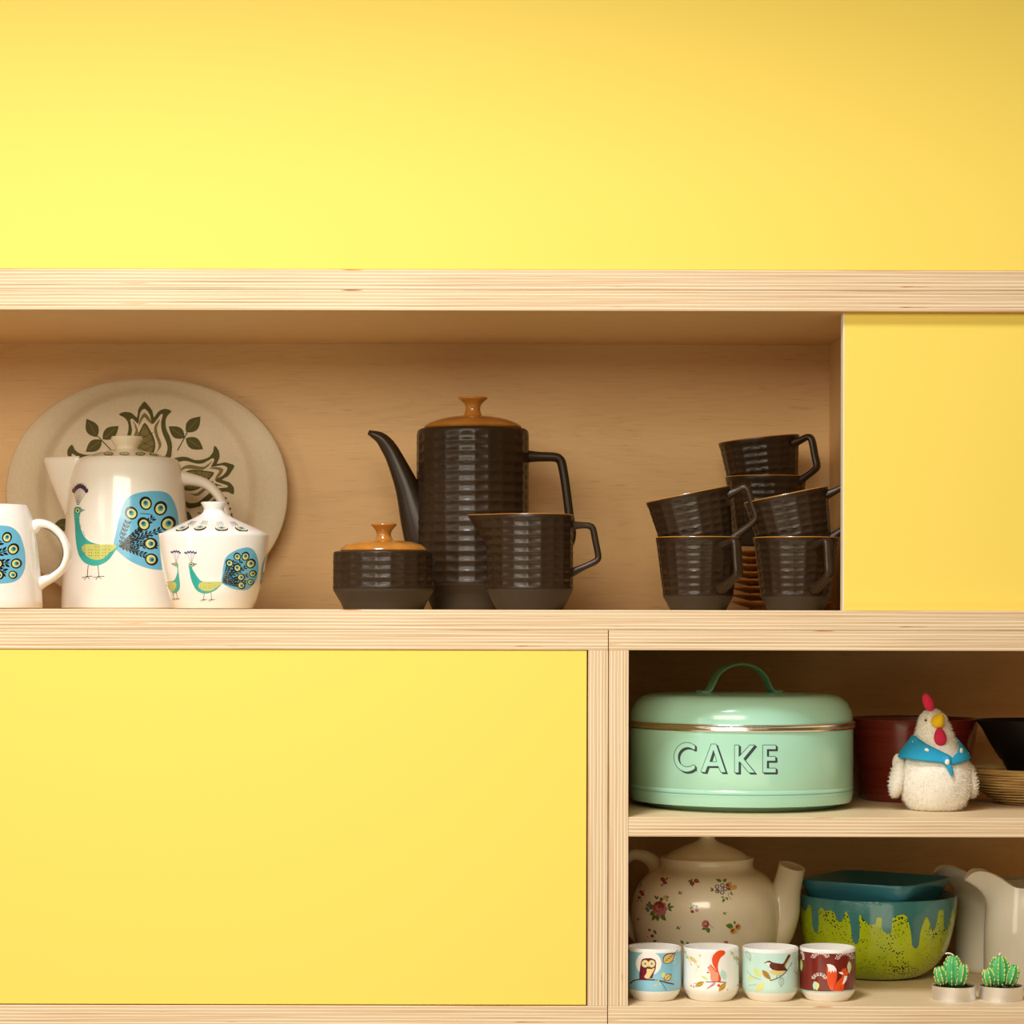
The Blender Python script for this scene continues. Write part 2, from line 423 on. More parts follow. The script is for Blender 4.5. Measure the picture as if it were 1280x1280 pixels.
def on_lathe(T, prof):
    """mapper for a surface of revolution about the thing's axis; prof = outer (r, z) points, z rising"""
    pz = [z for r, z in prof]; pr = [r for r, z in prof]
    idx = sorted(range(len(pz)), key=lambda i: pz[i]); pz = [pz[i] for i in idx]; pr = [pr[i] for i in idx]
    def f(px, py, off):
        dy = -pr[len(pr) // 2]
        for _ in range(24):
            p = T.L(px, py, dy); r = float(np.interp(p.z, pz, pr))
            x = max(-r * .9995, min(r * .9995, p.x)); dy = .5 * dy - .5 * math.sqrt(max(r * r - x * x, 0))
        h = .0005; sl = (float(np.interp(p.z + h, pz, pr)) - float(np.interp(p.z - h, pz, pr))) / (2 * h)
        nrm = Vector((x, dy, 0)).normalized(); nrm = (nrm + Vector((0, 0, -sl))).normalized()
        return Vector((x, dy, p.z)) + nrm * off
    return f

def prof_px(T, pts, cx=None):
    """[(half width px, py)] -> [(r, z)]; base clamped to the shelf"""
    return [(r * T.sc, max(T.zz(py), 0.0)) for r, py in pts]

Z = lambda py: (HZ - py) / 1000     # height of a cupboard front edge seen at py
# ------------------------------------------------------------------ CUPBOARDS
DEP = 0.405; XL, XR = -0.42, 1.72
def unit(name, label, x, z):
    o = bpy.data.objects.new(name, None); COL.objects.link(o); o.location = (x, 0, z); o['label'] = label; o['category'] = 'cabinet'; return o
up = unit('closed_cabinet', 'top plywood cabinet with plain pale yellow front above the open shelf', XL, Z(362))
box('bottom_board', XL, XR, 0, DEP, Z(362), Z(337), [M_face, M_eh], up, 1)
box('yellow_front', XL, XR, .002, .020, Z(336.6), Z(-538), [M_yel], up, bevel=.0006, label='smooth yellow laminate front')
box('back_panel', XL, XR, DEP, DEP + .01, Z(362), Z(-538), [M_face], up)

blocker = box('light_blocker_1', XL, XR, -.56, .30, 1.3, 1.36, [mat('blocker_paint', (.80, .76, .66), .6)], None, bevel=.002)  # added out of view, only to cast soft shade on the upper yellow front
blocker['kind'] = 'structure'; blocker['label'] = 'unseen board added to shade the top of the yellow front'; 
mid = unit('open_cabinet', 'long plywood cabinet holding peacock china and dark coffee set, yellow sliding door at right', XL, Z(787))
box('top_board', XL, XR, 0, DEP, Z(388), Z(362.3), [M_face, M_eh], mid, 1)
box('bottom_board', XL, XR, 0, DEP, Z(787), Z(762), [M_face, M_eh], mid, 1)
box('back_panel', XL, XR, DEP, DEP + .01, Z(787), Z(362.3), [M_face], mid)
box('divider_panel', 1.104, 1.129, .040, DEP, Z(762), Z(388), [M_facez, M_ev], mid, 1)
box('end_panel', XL, XL + .025, 0, DEP, Z(762), Z(388), [M_facez, M_ev], mid, 1)
M_dedge = mat('pale_door_edge', (.86, .78, .58), .5)
door = box('sliding_door', 1.0575, XR - .03, .0135, .0295, Z(762), Z(388), [M_yel], mid, bevel=.0005, label='yellow laminate sliding door')
door_e = box('door_edge', 1.0555, 1.0575, .0135, .0295, Z(762), Z(388), [M_dedge], None, bevel=.0002)
door_e.parent = door; door_e.location = Vector((1.0565, .0215, 0)) - Vector((door.location.x + mid.location.x, door.location.y, 0)); door_e.location.z = 0

ll = unit('base_cabinet', 'lower left plywood cabinet closed by a large yellow door', XL, Z(1282))
box('top_board', XL, .7602, 0, DEP, Z(812), Z(787.4), [M_face, M_eh], ll, 1)
box('side_panel', .7355, .7602, 0, DEP, Z(1257), Z(812.2), [M_facez, M_ev], ll, 1)
box('bottom_board', XL, .7602, 0, DEP, Z(1282), Z(1257.2), [M_face, M_eh], ll, 1)
box('end_panel', XL, XL + .025, 0, DEP, Z(1257), Z(812.2), [M_facez, M_ev], ll, 1)
box('back_panel', XL, .7602, DEP, DEP + .01, Z(1282), Z(787.4), [M_face], ll)
box('door', XL + .026, .7338, .0015, .0195, Z(1256), Z(812.5), [M_yel], ll, bevel=.0006, label='large yellow laminate door')

lr = unit('shelf_cabinet', 'lower right open plywood cabinet with cake tin shelf and teapot shelf', .7612, Z(1282))
box('top_board', .7612, XR, 0, DEP, Z(812), Z(787.4), [M_face, M_eh], lr, 1)
box('side_panel', .7612, .786, 0, DEP, Z(1257), Z(812.2), [M_facez, M_ev], lr, 1)
box('bottom_board', .7612, XR, 0, DEP, Z(1282), Z(1257.2), [M_pale, M_eh], lr, 1)
box('end_panel', XR - .025, XR, 0, DEP, Z(1257), Z(812.2), [M_facez, M_ev], lr, 1)
box('shelf_board', .7862, XR - .0252, 0, DEP, Z(1045), Z(1021), [M_pale, M_eh], lr, 1)
box('back_panel', .7612, XR, DEP, DEP + .01, Z(1282), Z(787.4), [M_face], lr)
SH1, SH2, SH3 = 0.0, Z(1021), Z(1257.2)     # heights of the three surfaces things stand on
E = .0002

# ------------------------------------------------------------------ peacock china
def feather_eye(a, x, y, r, ang, lay=1, ry=1.0):
    """one tail eye: black ring, lime disc, teal and purple pupil"""
    c, s = math.cos(math.radians(ang)), math.sin(math.radians(ang))
    a.ell('black', x, y, r * 1.12, r * ry, ang, lay)
    a.ell('yel', x - c * r * .10, y - s * r * .10, r * .78, r * .72 * ry, ang, lay + 1)
    a.ell('teal', x + c * r * .02, y + s * r * .02, r * .46, r * .42 * ry, ang, lay + 2)
    a.ell('pur', x + c * r * .12, y + s * r * .12, r * .24, r * .26 * ry, ang, lay + 3)

def frond(a, x0, y0, x1, y1, n, w, lay=1, ll_=10, stop=.8):
    dx, dy = x1 - x0, y1 - y0; L = math.hypot(dx, dy); ux, uy = dx / L, dy / L
    a.line('black', [(x0, y0), (x0 + dx * stop, y0 + dy * stop)], w, lay)
    for i in range(1, n + 1):
        t = stop * i / (n + 1); px, py = x0 + dx * t, y0 + dy * t; s = ll_ * (.6 + .6 * t)
        for sg in (1, -1):
            nx, ny = -uy * sg, ux * sg
            a.leaf('black', px + nx * w, py + ny * w, px + nx * s * .8 + ux * s, py + ny * s * .8 + uy * s, s * .5, lay)

def peacock_body(a, P, wing, head, hr, legs, fl, lay=1, scale=1.0, dots=True):
    a.poly('teal', P, lay, smooth=4)
    a.poly('lime', wing, lay + 1, smooth=4)
    hx, hy, dirn = head
    a.ell('tealdark', hx, hy, hr, hr * 1.05, 0, lay + 1); a.ell('yel', hx, hy, hr * .72, hr * .78, 0, lay + 2)
    a.ell('black', hx, hy, hr * .34, hr * .40, 0, lay + 3)
    a.poly('grey', [(hx + dirn * hr * .7, hy - hr * .8), (hx + dirn * hr * 2.7, hy - hr * .35), (hx + dirn * hr * .8, hy + hr * .8)], lay)
    for (x, y, x2, y2) in legs:
        a.line('black', [(x, y), (x2, y2)], 3.0 * scale, lay)
        for ddx, ddy in ((-fl, fl * .25), (fl, -.02 * fl), (-fl * .55, fl * .62), (fl * .45, fl * .5)):
            a.line('black', [(x2, y2), (x2 + ddx, y2 + ddy)], 2.6 * scale, lay)
    if dots:
        xs = [p[0] for p in wing]; ys = [p[1] for p in wing]
        for yy in np.arange(min(ys) + 12 * scale, max(ys) - 8 * scale, 15 * scale):
            for k, xx in enumerate(np.arange(min(xs) + 16 * scale, max(xs) - 20 * scale, 17 * scale)):
                cy = (min(ys) + max(ys)) / 2; cxn = (xx - min(xs)) / (max(xs) - min(xs))
                if abs(yy - cy) < (max(ys) - min(ys)) * .40 * (1.05 - abs(cxn - .42) * 1.6):
                    a.ell('olive', xx + (k % 2) * 4, yy, 3.2 * scale, 2.0 * scale, 30, lay + 2, n=7)
        
def crest(a, hx, hy, tx, ty, w, sc, lay=1):
    for k in range(7):
        t = (k - 3) / 3; ex, ey = tx + t * w, ty + abs(t) ** 2 * 20 * sc
        for q in range(9):
            f = .12 + .80 * q / 8; a.ell('olive', hx + (ex - hx) * f, hy + (ey - hy) * f, 2.3 * sc, 2.3 * sc, 0, lay, n=6)
        a.ell('crest', ex, ey, 8.5 * sc, 10.5 * sc, 0, lay + 1, n=9)
        for q in range(3): a.ell('yel' if q % 2 else 'black', ex + (q - 1) * 7 * sc, ey - 12 * sc, 1.9 * sc, 1.9 * sc, 0, lay, n=6)

# --- tall peacock coffee pot
Yt = .268
T = Thing('peacock_teapot', 'tall cream pot printed with a peacock, its triangular spout pointing left, before the platter', 'teapot', 158, Yt, SH1 + E)
body_px = [(79, 762), (81, 760), (80.6, 745), (78.5, 700), (75.5, 650), (71.5, 605), (67.5, 584), (64.8, 577), (62.5, 575)]
bp_ = prof_px(T, body_px)
body = lathe('body', [(0, 0)] + bp_ + [(60 * T.sc, bp_[-1][1] - .001), (60 * T.sc, bp_[-1][1] - .02), (0, bp_[-1][1] - .025)], M_white, T.o, seg=128)
lidp = prof_px(T, [(59, 576), (59, 574.2), (45, 570), (25, 564.8), (15, 562.5)])
lid = lathe('lid', [(0, lidp[0][1] - .003)] + lidp + [(0, lidp[-1][1])], M_white, T.o, seg=96)
kn = prof_px(T, [(13.5, 563), (13.5, 561), (15.5, 557), (19, 552), (20, 549), (18.8, 546.6), (12, 545.6)])
k_ = lathe('lid_knob', [(0, kn[0][1])] + kn + [(0, kn[-1][1] + .0003)], M_cream, T.o, seg=48, label='beige round lid knob'); k_.parent = lid
# V-shaped spout
def spout_v(T, tip, rim_r, low, half, m, parent, thick=.003):
    """pouring lip: a keel from the tip down to the body, flaring to the rim"""
    tx, tz = tip; vs, fs = [], []
    n, q = 14, 10
    for i in range(n + 1):                       # i: from the tip level down the keel to its root
        t = i / n; kx = tx + (low[0] - tx) * t; kz = tz + (low[1] - tz) * t - .004 * math.sin(PI * t)
        w = half * (1 - t) ** .8; 
        for j in range(-q, q + 1):
            u = j / q; a = abs(u) ** 1.25
            bx = low[0] + .018 * (1 - t); vs.append((kx + (bx - kx) * a, w * math.copysign(abs(u) ** .9, u), kz + (tz - kz) * 0))
    W = 2 * q + 1
    for i in range(n):
        for j in range(W - 1):
            a = i * W + j; fs.append((a, a + 1, a + W + 1, a + W))
    o = mesh('spout', vs, fs, m, T.o)
    so = o.modifiers.new('wall', 'SOLIDIFY'); so.thickness = thick; so.offset = 0
    return o
p0 = T.L(54.5, 573); p1 = T.L(86, 652)
spout_v(T, (p0.x, p0.z), None, (p1.x, p1.z), .034, M_white, T)
hp = [T.L(222, 599, .0), T.L(238, 600, .004), T.L(258, 606, .008), T.L(274, 622, .012), T.L(283, 645, .014), T.L(285, 672, .014), T.L(276, 700, .012), T.L(258, 716, .008), T.L(236, 722, .002)]
sweep('handle', hp, [(.012, .015), (.0085, .012), (.007, .010), (.0065, .010), (.0065, .010), (.0065, .010), (.007, .010), (.009, .012), (.012, .014)], M_white, T.o, bn=(0, 1, 0))
dots = []
for i, p in enumerate(catmull(hp, 7)[8:44]):
    dots.append(p + Vector((.3, 0, 1)).normalized() * .0072 if i < 14 else p + Vector((1, -.2, .25)).normalized() * .0072)
vs, fs = [], []
for k, p in enumerate(dots[::2]):
    b = len(vs); r = .0016
    vs += [p + Vector(v) * r for v in ((1, 0, 0), (-1, 0, 0), (0, 1.3, 0), (0, -1.3, 0), (0, 0, 1.2), (0, 0, -1.2))]
    fs += [tuple(b + i for i in f) for f in ((0, 2, 4), (2, 1, 4), (1, 3, 4), (3, 0, 4), (2, 0, 5), (1, 2, 5), (3, 1, 5), (0, 3, 5))]
o = mesh('painted_marks', vs, fs, inkmat('black'), T.o, label='black painted marks along the handle'); o['kind'] = 'stuff'
a = Art(50, 450, 4)
a.poly('sky', [(368, 930), (378, 870), (398, 780), (425, 705), (480, 670), (560, 658), (625, 664), (660, 695), (684, 755), (694, 830), (694, 900), (680, 970), (650, 1035), (610, 1052), (530, 1042), (450, 1008), (395, 965)], 0, smooth=4)
for x, y, r, an in ((455, 768, 31, 230), (527, 719, 31, 250), (601, 744, 33, 290), (517, 822, 31, 240), (640, 820, 36, 320), (553, 921, 30, 0), (557, 1000, 30, 20), (636, 908, 28, 340), (634, 975, 26, 10)):
    feather_eye(a, x, y, r, an)
for x1, y1, n in ((445, 790, 5), (515, 840, 6), (590, 770, 9), (560, 860, 6), (632, 840, 8), (545, 915, 6), (545, 985, 6), (500, 960, 4), (620, 930, 5)):
    frond(a, 396, 936, x1, y1, n + 1, 4.2, ll_=19, stop=.9)
a.line('black', [(398, 880), (420, 810)], 3, 1); a.line('black', [(500, 770), (555, 775)], 3, 1)
peacock_body(a, [(170, 745), (206, 742), (200, 775), (196, 800), (205, 850), (228, 895), (270, 920), (330, 928), (394, 928), (374, 960), (345, 1000), (310, 1024), (270, 1032), (232, 1022), (205, 998), (188, 960), (178, 900), (174, 830)],
    [(208, 945), (230, 925), (290, 926), (382, 930), (350, 965), (315, 995), (275, 1003), (235, 985)], (188, 757, 1), 14, [(241, 1028, 236, 1085), (290, 1030, 294, 1085)], 28)
for yy in range(800, 985, 9):
    for k in range(6):
        xx = 180 + k * 8 + (yy // 9 % 2) * 4; lim = 200 + max(0, yy - 820) ** 1.35 * .10
        if xx < min(lim, 225) and xx > 176 + max(0, yy - 880) * .15: a.ell('tealdark', xx, yy, 2.3, 2.8, 0, 2, n=6)
crest(a, 188, 735, 200, 634, 31, 1.15)
pr = on_lathe(T, bp_)
print_on(T, 'peacock_print', a, pr, label='turquoise peacock with fanned blue tail')
lr_ = on_lathe(T, lidp[1:])
a = Art(50, 450, 4)
for x in (340, 420, 500, 570): a.ell('black', x, 472, 26, 9, 0, 0); a.ell('lime', x, 472, 16, 5, 0, 1); a.ell('teal', x, 472, 8, 3, 0, 2)
o = print_on(T, 'lid_print', a, lr_); o.parent = lid

# --- peacock sugar bowl in front of it
T = Thing('peacock_sugar_bowl', 'small white lidded sugar bowl with turquoise peacocks, in front of the tall peacock pot', 'sugar bowl', 267, .085, SH1 + E)
sb = [(50, 761), (51, 759), (53, 752), (58.5, 735), (63.5, 715), (66.8, 695), (68.6, 680), (69, 672), (69, 669), (68, 667.5), (66, 667.3)]
bp_ = prof_px(T, sb)
lathe('body', [(0, 0)] + bp_ + [(65 * T.sc, bp_[-1][1] - .002), (64 * T.sc, bp_[-1][1] - .02), (0, .01)], M_china, T.o, seg=128)
lidp = prof_px(T, [(66, 668.5), (63.5, 666), (58, 663), (45, 657), (30, 650.5), (19, 645), (14, 641.5), (12.5, 638), (13.5, 634), (16, 630), (16.3, 628.6), (15, 628), (8, 627.8)])
lid = lathe('lid', [(0, lidp[0][1] - .001)] + lidp + [(0, lidp[-1][1])], M_china, T.o, seg=96, label='conical lid with flared knob')
pr = on_lathe(T, bp_)
a = Art(180, 600, 7.111)
def tail(a, P, eyes, root, sc):
    a.poly('sky', P, 0, smooth=4)
    for x, y, r, an in eyes:
        feather_eye(a, x, y, r, an); frond(a, root[0], root[1], x, y, 8, 5 * sc, ll_=24 * sc, stop=.85)
tail(a, [(688, 912), (694, 850), (706, 760), (728, 690), (790, 640), (860, 612), (930, 603), (980, 635), (1008, 700), (1017, 780), (1008, 850), (985, 915), (945, 960), (900, 980), (830, 978), (760, 958), (715, 935)],
     [(757, 740, 32, 230), (827, 683, 32, 250), (900, 680, 36, 290), (827, 782, 34, 240), (947, 745, 42, 320), (966, 835, 31, 340), (862, 867, 32, 350), (946, 910, 27, 10), (865, 940, 32, 20)], (700, 915), 1.0)
peacock_body(a, [(398, 748), (424, 745), (425, 780), (445, 820), (478, 870), (520, 905), (600, 908), (692, 910), (670, 950), (630, 985), (570, 1010), (510, 1008), (465, 980), (435, 930), (415, 870), (402, 800)],
    [(482, 945), (505, 915), (560, 907), (692, 912), (650, 955), (600, 985), (550, 990), (505, 975)], (420, 756, 1), 20, [(535, 1008, 530, 1065), (595, 1005, 600, 1065)], 32, scale=1.3, dots=True)
a.line('grey', [(415, 735), (385, 655)], 3, 1); a.line('grey', [(420, 735), (415, 640)], 3, 1); a.line('grey', [(425, 735), (450, 655)], 3, 1); a.line('grey', [(420, 735), (432, 645)], 2, 1)
for k in range(9): a.ell('pur', 365 + k * 12, 650 - 10 * math.sin(PI * k / 8) + (k % 2) * 8, 8, 9, 0, 1, n=8)
peacock_body(a, [(284, 745), (302, 745), (304, 790), (312, 860), (320, 930), (314, 975), (290, 1003), (258, 1008), (228, 980), (200, 940), (190, 915), (230, 905), (268, 895), (290, 850), (298, 800)],
    [(203, 922), (225, 910), (262, 910), (288, 925), (282, 965), (255, 994), (230, 978)], (286, 754, -1), 18, [(255, 1005, 268, 1060), (285, 1000, 300, 1058)], 22, scale=1.1)
a.line('grey', [(285, 735), (260, 655)], 3, 1); a.line('grey', [(285, 735), (282, 640)], 3, 1); a.line('grey', [(288, 735), (310, 655)], 3, 1)
for k in range(8): a.ell('pur', 243 + k * 11, 645 - 10 * math.sin(PI * k / 7) + (k % 2) * 7, 7, 9, 0, 1, n=8)
tail(a, [(1109, 640), (1085, 665), (1060, 720), (1042, 790), (1034, 870), (1034, 940), (1042, 980), (1062, 950), (1085, 880), (1103, 800), (1110, 720)],
     [(1095, 735, 16, 290), (1068, 840, 18, 300), (1048, 910, 17, 300)], (1050, 975), .6)
print_on(T, 'peacock_print', a, pr, lmax=2.5, label='two turquoise peacocks and a blue tail')
lidmap = on_lathe(T, [q for q in lidp[1:6]])
a = Art(180, 600, 7.111)
for x, y, rx, an in ((340, 432, 62, -18), (497, 427, 56, -9), (688, 434, 58, 3), (864, 436, 60, 15)):
    a.ell('black', x, y + 2, rx, 25, an, 0); a.ell('white', x, y - 6, rx * .9, 19, an, 1); a.ell('yel', x, y - 4, rx * .72, 15, an, 2); a.ell('sky', x, y - 4, rx * .42, 10, an, 3); a.ell('pur', x, y - 3, rx * .16, 5, an, 4)
    cx0 = 632 + (x - 632) * .42
    for k in range(5):
        f = (k - 2) / 2; a.line('black', [(x + (cx0 - x) * .35 + f * 28, y - 28 + abs(f) * 6), (x + (cx0 - x) * .62 + f * 20, y - 62)], 2.6, 0)
o = print_on(T, 'lid_print', a, lidmap, lmax=2.5); o.parent = lid

# --- peacock jug cropped at the left
T = Thing('peacock_jug', 'white jug with blue peacock tail and looped handle, cut off by the left edge', 'jug', -12, .115, SH1 + E)
jb = [(64, 761), (65, 759), (64.5, 748), (62, 715), (58.5, 680), (55, 656), (51.5, 645), (46, 633.5), (44.5, 632.3)]
bp_ = prof_px(T, jb)
lathe('body', [(0, 0)] + bp_ + [(42 * T.sc, bp_[-1][1] - .001), (50 * T.sc, bp_[-1][1] - .02), (60 * T.sc, .03), (0, .008)], M_china, T.o, seg=128)
hp = [T.L(40, 661), T.L(50, 656), T.L(65, 660), T.L(78, 673), T.L(84, 692), T.L(79, 710), T.L(66, 722), T.L(52, 729), T.L(34, 740)]
sweep('handle', hp, [(.010, .012), (.007, .0105), (.0055, .010), (.0052, .010), (.0052, .010), (.0052, .010), (.006, .010), (.008, .011), (.012, .012)], M_china, T.o, bn=(0, 1, 0))
dl = catmull(hp, 9)[9:60]
vs, fs = [], []
for i in range(0, len(dl) - 1, 1):
    t = (dl[i + 1] - dl[i]).normalized(); nn = Vector((0, 1, 0)).cross(t)
    for off in (-.0035, .0035):
        p = dl[i] + nn * .0048 + Vector((0, off - .003, 0)); b = len(vs); r = .0007
        vs += [p + Vector(v) * r for v in ((1.6, 0, 0), (-1.6, 0, 0), (0, 1, 0), (0, -1, 0), (0, 0, 1), (0, 0, -1))]
        fs += [tuple(b + i2 for i2 in f) for f in ((0, 2, 4), (2, 1, 4), (1, 3, 4), (3, 0, 4), (2, 0, 5), (1, 2, 5), (3, 1, 5), (0, 3, 5))]
o = mesh('painted_dots', vs, fs, inkmat('black'), T.o, label='fine black dots down the handle'); o['kind'] = 'stuff'
ls = sweep('spout', [T.L(-50, 665), T.L(-62, 645), T.L(-78, 633)], [(.012, .022), (.010, .018), (.003, .010)], M_china, T.o, bn=(0, 1, 0))
a = Art(0, 450, 3.88)
tail(a, [(-180, 960), (-170, 890), (-130, 835), (-70, 812), (0, 806), (55, 815), (90, 845), (108, 885), (121, 940), (122, 1000), (110, 1040), (88, 1068), (50, 1084), (-20, 1088), (-100, 1070), (-150, 1030)],
     [(33, 864, 24, 290), (64, 921, 27, 320), (79, 991, 25, 350), (62, 1046, 20, 10), (-8, 992, 22, 350), (-5, 1047, 22, 20), (-40, 850, 24, 250), (-60, 910, 22, 230)], (-150, 980), 1.0)
peacock_body(a, [(-290, 800), (-270, 798), (-265, 850), (-240, 900), (-200, 930), (-175, 950), (-190, 985), (-225, 1000), (-260, 985), (-280, 930)], [(-255, 950), (-230, 935), (-185, 950), (-215, 985), (-240, 985)], (-280, 805, 1), 9, [(-240, 1000, -242, 1040), (-215, 1000, -212, 1040)], 18, dots=False)
print_on(T, 'peacock_print', a, on_lathe(T, bp_), lmax=3, label='blue peacock tail with eye feathers')

# --- oval platter leaning on the back
T = Thing('oval_platter', 'large oval beige platter with olive tulip pattern leaning against the cupboard back', 'platter', 182, .352, SH1)
PS = (1 + .375 / D) / 1000; lean = math.radians(7.0)
PB = 144 * PS; PA = 175 * PS
def plate_pt(x, z, y):      # plate plane: x right, z up from the lowest rim point, y toward the back
    return Vector((x, y * math.cos(lean) + z * math.sin(lean), z * math.cos(lean) - y * math.sin(lean) + .003))
rings = [(1.0, 1.0, 0), (1.005, 1.006, -.002), (1.0, 1.0, -.0045), (.985, .982, -.0055), (.90, .955, -.004), (.80, .925, -.0018), (.765, .905, .001), (.74, .885, .0048), (.71, .86, .0065), (.35, .42, .007), (0.0, 0.0, .007)]
vs, fs = [], []; seg = 128
def sup(t, p=2.12): return math.copysign(abs(math.cos(t)) ** (2 / p), math.cos(t)), math.copysign(abs(math.sin(t)) ** (2 / p), math.sin(t))
def platemesh(rgs, flip, b0):
    for ra, rb, y in rgs:
        for i in range(seg):
            c, s_ = sup(2 * PI * i / seg); vs.append(plate_pt(PA * ra * c, PB + PB * rb * s_, y))
    for k in range(len(rgs) - 1):
        for i in range(seg):
            j = (i + 1) % seg; fs.append((b0 + k * seg + i, b0 + k * seg + j, b0 + (k + 1) * seg + j, b0 + (k + 1) * seg + i))
platemesh([(.0, .0, .012), (.35, .42, .012), (.70, .84, .0115), (.80, .92, .004)] + rings, False, 0)
o = mesh('dish', vs, fs, M_plate, T.o)
bm = bmesh.new(); bm.from_mesh(o.data); bmesh.ops.remove_doubles(bm, verts=bm.verts, dist=1e-6); bmesh.ops.recalc_face_normals(bm, faces=bm.faces); bm.to_mesh(o.data); bm.free()
a = Art(70, 480, 4.923)
def tulip(a, tf):
    q = lambda P: [tf(x, y) for x, y in P]
    a.poly('olive', q([(432, 330), (445, 280), (440, 235), (415, 205), (384, 188), (420, 172), (465, 180), (497, 208), (502, 160), (520, 130), (540, 108), (562, 128), (590, 165), (600, 208), (625, 172), (665, 152), (708, 166), (685, 192), (672, 225), (676, 275), (695, 315), (712, 365), (712, 420), (690, 470), (540, 520), (400, 470), (385, 420), (400, 370)]), 0, smooth=2)
    a.poly('oat', q([(455, 330), (468, 285), (455, 225), (470, 215), (500, 245), (508, 235), (515, 180), (542, 152), (575, 190), (585, 235), (600, 245), (640, 190), (655, 190), (645, 235), (650, 290), (670, 340), (686, 385), (680, 430), (650, 462), (540, 490), (440, 462), (415, 420), (425, 375)]), 1, smooth=2)
    a.poly('olive2', q([(470, 330), (490, 285), (470, 225), (495, 262), (505, 300), (490, 340), (465, 400), (475, 440), (452, 415), (450, 370)]), 2, smooth=2)
    a.poly('olive2', q([(612, 430), (640, 400), (650, 370), (630, 320), (620, 270), (640, 215), (610, 250), (602, 290), (620, 345), (632, 380), (625, 410)]), 2, smooth=2)
    a.poly('olive2', q([(508, 262), (515, 215), (542, 178), (575, 212), (590, 250), (560, 225), (542, 205), (525, 228)]), 2, smooth=2)
    a.poly('olive', q([(545, 238), (575, 280), (600, 325), (612, 370), (605, 420), (575, 455), (520, 455), (490, 420), (482, 375), (498, 325), (520, 280)]), 2, smooth=2)
    a.poly('olive2', q([(545, 256), (571, 300), (592, 340), (600, 372), (592, 412), (570, 440), (525, 440), (500, 412), (494, 375), (506, 332), (524, 292)]), 3, smooth=2)
    for k in range(-3, 5):
        a.line('olive', q([(500, 300 + k * 42), (600, 350 + k * 42)]), 4, 4) if 0 <= k <= 2 else None
        a.line('olive', q([(598, 300 + k * 42), (498, 350 + k * 42)]), 4, 4) if 0 <= k <= 2 else None
    for yy in (275, 325, 370, 410): a.ell('olive', *tf(547, yy), 5, 5, 0, 5, n=8)
cx0, cy0 = 547, 690      # centre of the rosette
def rotf(deg, sc=1.0):
    c, s_ = math.cos(math.radians(deg)), math.sin(math.radians(deg))
    return lambda x, y: (cx0 + ((x - cx0) * c - (y - cy0) * s_) * sc, cy0 + ((x - cx0) * s_ + (y - cy0) * c) * sc)
def sprig(a, tf):
    for (x0, y0, x1, y1, w_) in ((800, 298, 886, 200, 78), (790, 332, 692, 262, 72), (798, 335, 905, 402, 74)):
        a.leaf('olive', *tf(x0, y0), *tf(x1, y1), w_, 0); p, q = tf(x0, y0), tf(x1, y1)
        a.line('olive2', [(p[0] + (q[0] - p[0]) * .15, p[1] + (q[1] - p[1]) * .15), (p[0] + (q[0] - p[0]) * .8, p[1] + (q[1] - p[1]) * .8)], 4, 1)
    a.line('olive', [tf(748, 410), tf(806, 300)], 6, 0)
mir = lambda f: (lambda x, y: f(2 * cx0 - x, y))
for dg in (0, 72, 144, 216, 288): tulip(a, rotf(dg))
for dg in (0, 72, 144, 216, 288): sprig(a, (lambda g: lambda x, y: g(x, y))(rotf(dg)))
for (x0, y0, x1, y1, w_) in ((290, 338, 203, 238, 78), (318, 362, 402, 268, 74), (300, 365, 210, 435, 76)):
    pass
def platemap(px, py, off):
    k = (1 + .392 / D) / 1000; x = VX / 1000 + (px - VX) * k - T.org.x; z = (HZ - py) * k / math.cos(lean) - .003
    rr = max(abs(x) / (.71 * PA), abs(z - PB) / (.86 * PB)); 
    return plate_pt(x, z, .0068 - off)
print_on(T, 'tulip_print', a, platemap, lmax=60, label='olive green tulip rosette', base=.0007, lay=.0001, mats={'oat': M_plate, 'olive': mat('matte_olive_print', INK['olive'], .6, spec=.2), 'olive2': mat('matte_light_olive_print', INK['olive2'], .6, spec=.2)})

# ------------------------------------------------------------------ dark brown coffee set
def dents(rows, cols, zlo, zhi, depth, th0=0.0):
    def f(r, z, t):
        if z <= zlo or z >= zhi: return r
        v = ((z - zlo) / (zhi - zlo) * rows) % 1.0 - .5; u = ((t + th0) / (2 * PI) * cols) % 1.0 - .5
        return r - depth * (1 - (2 * v) ** 2) * (1 - (2 * u) ** 2 * .75)
    return f
def amber_rim(z0):      # material 1 on the rim and the inside
    return lambda z, r, k: 1 if (z > z0) else 0

# coffee pot
T = Thing('coffee_pot', 'tall dark brown dimpled coffee pot with amber lid and long spout', 'coffee pot', 590.5, .235, SH1 + E)
bp_ = prof_px(T, [(50, 762), (51.5, 759), (60, 741), (70, 731), (70.5, 728), (70.5, 545), (69, 539), (66, 536.5), (62, 536.2)])
Hh = bp_[-1][1]; m1, m0 = bp_[4][1] + .001, bp_[5][1] + .003
prof = [(0, 0)] + bp_[:1] + bp_[1:]
dn = dents(15, 24, m1, m0, .0021)
def cdn(r, z, t): return dn(r, z, t) if r > .05 else r
lathe('body', prof + [(60 * T.sc, Hh - .002), (60 * T.sc, Hh - .02), (0, Hh - .02)], [M_dark, M_dmat], T.o, seg=192, step=.0016, rfun=cdn, mfun=lambda z, r, k: 1 if z < m1 - .003 else 0, angle=50)
lp = prof_px(T, [(60, 537), (61.5, 534), (59.5, 531.5), (52, 527.5), (40, 523.5), (25, 520.8), (12, 520)])
lid = lathe('lid', [(0, lp[0][1])] + lp + [(0, lp[-1][1])], M_amber, T.o, seg=96, label='amber domed lid')
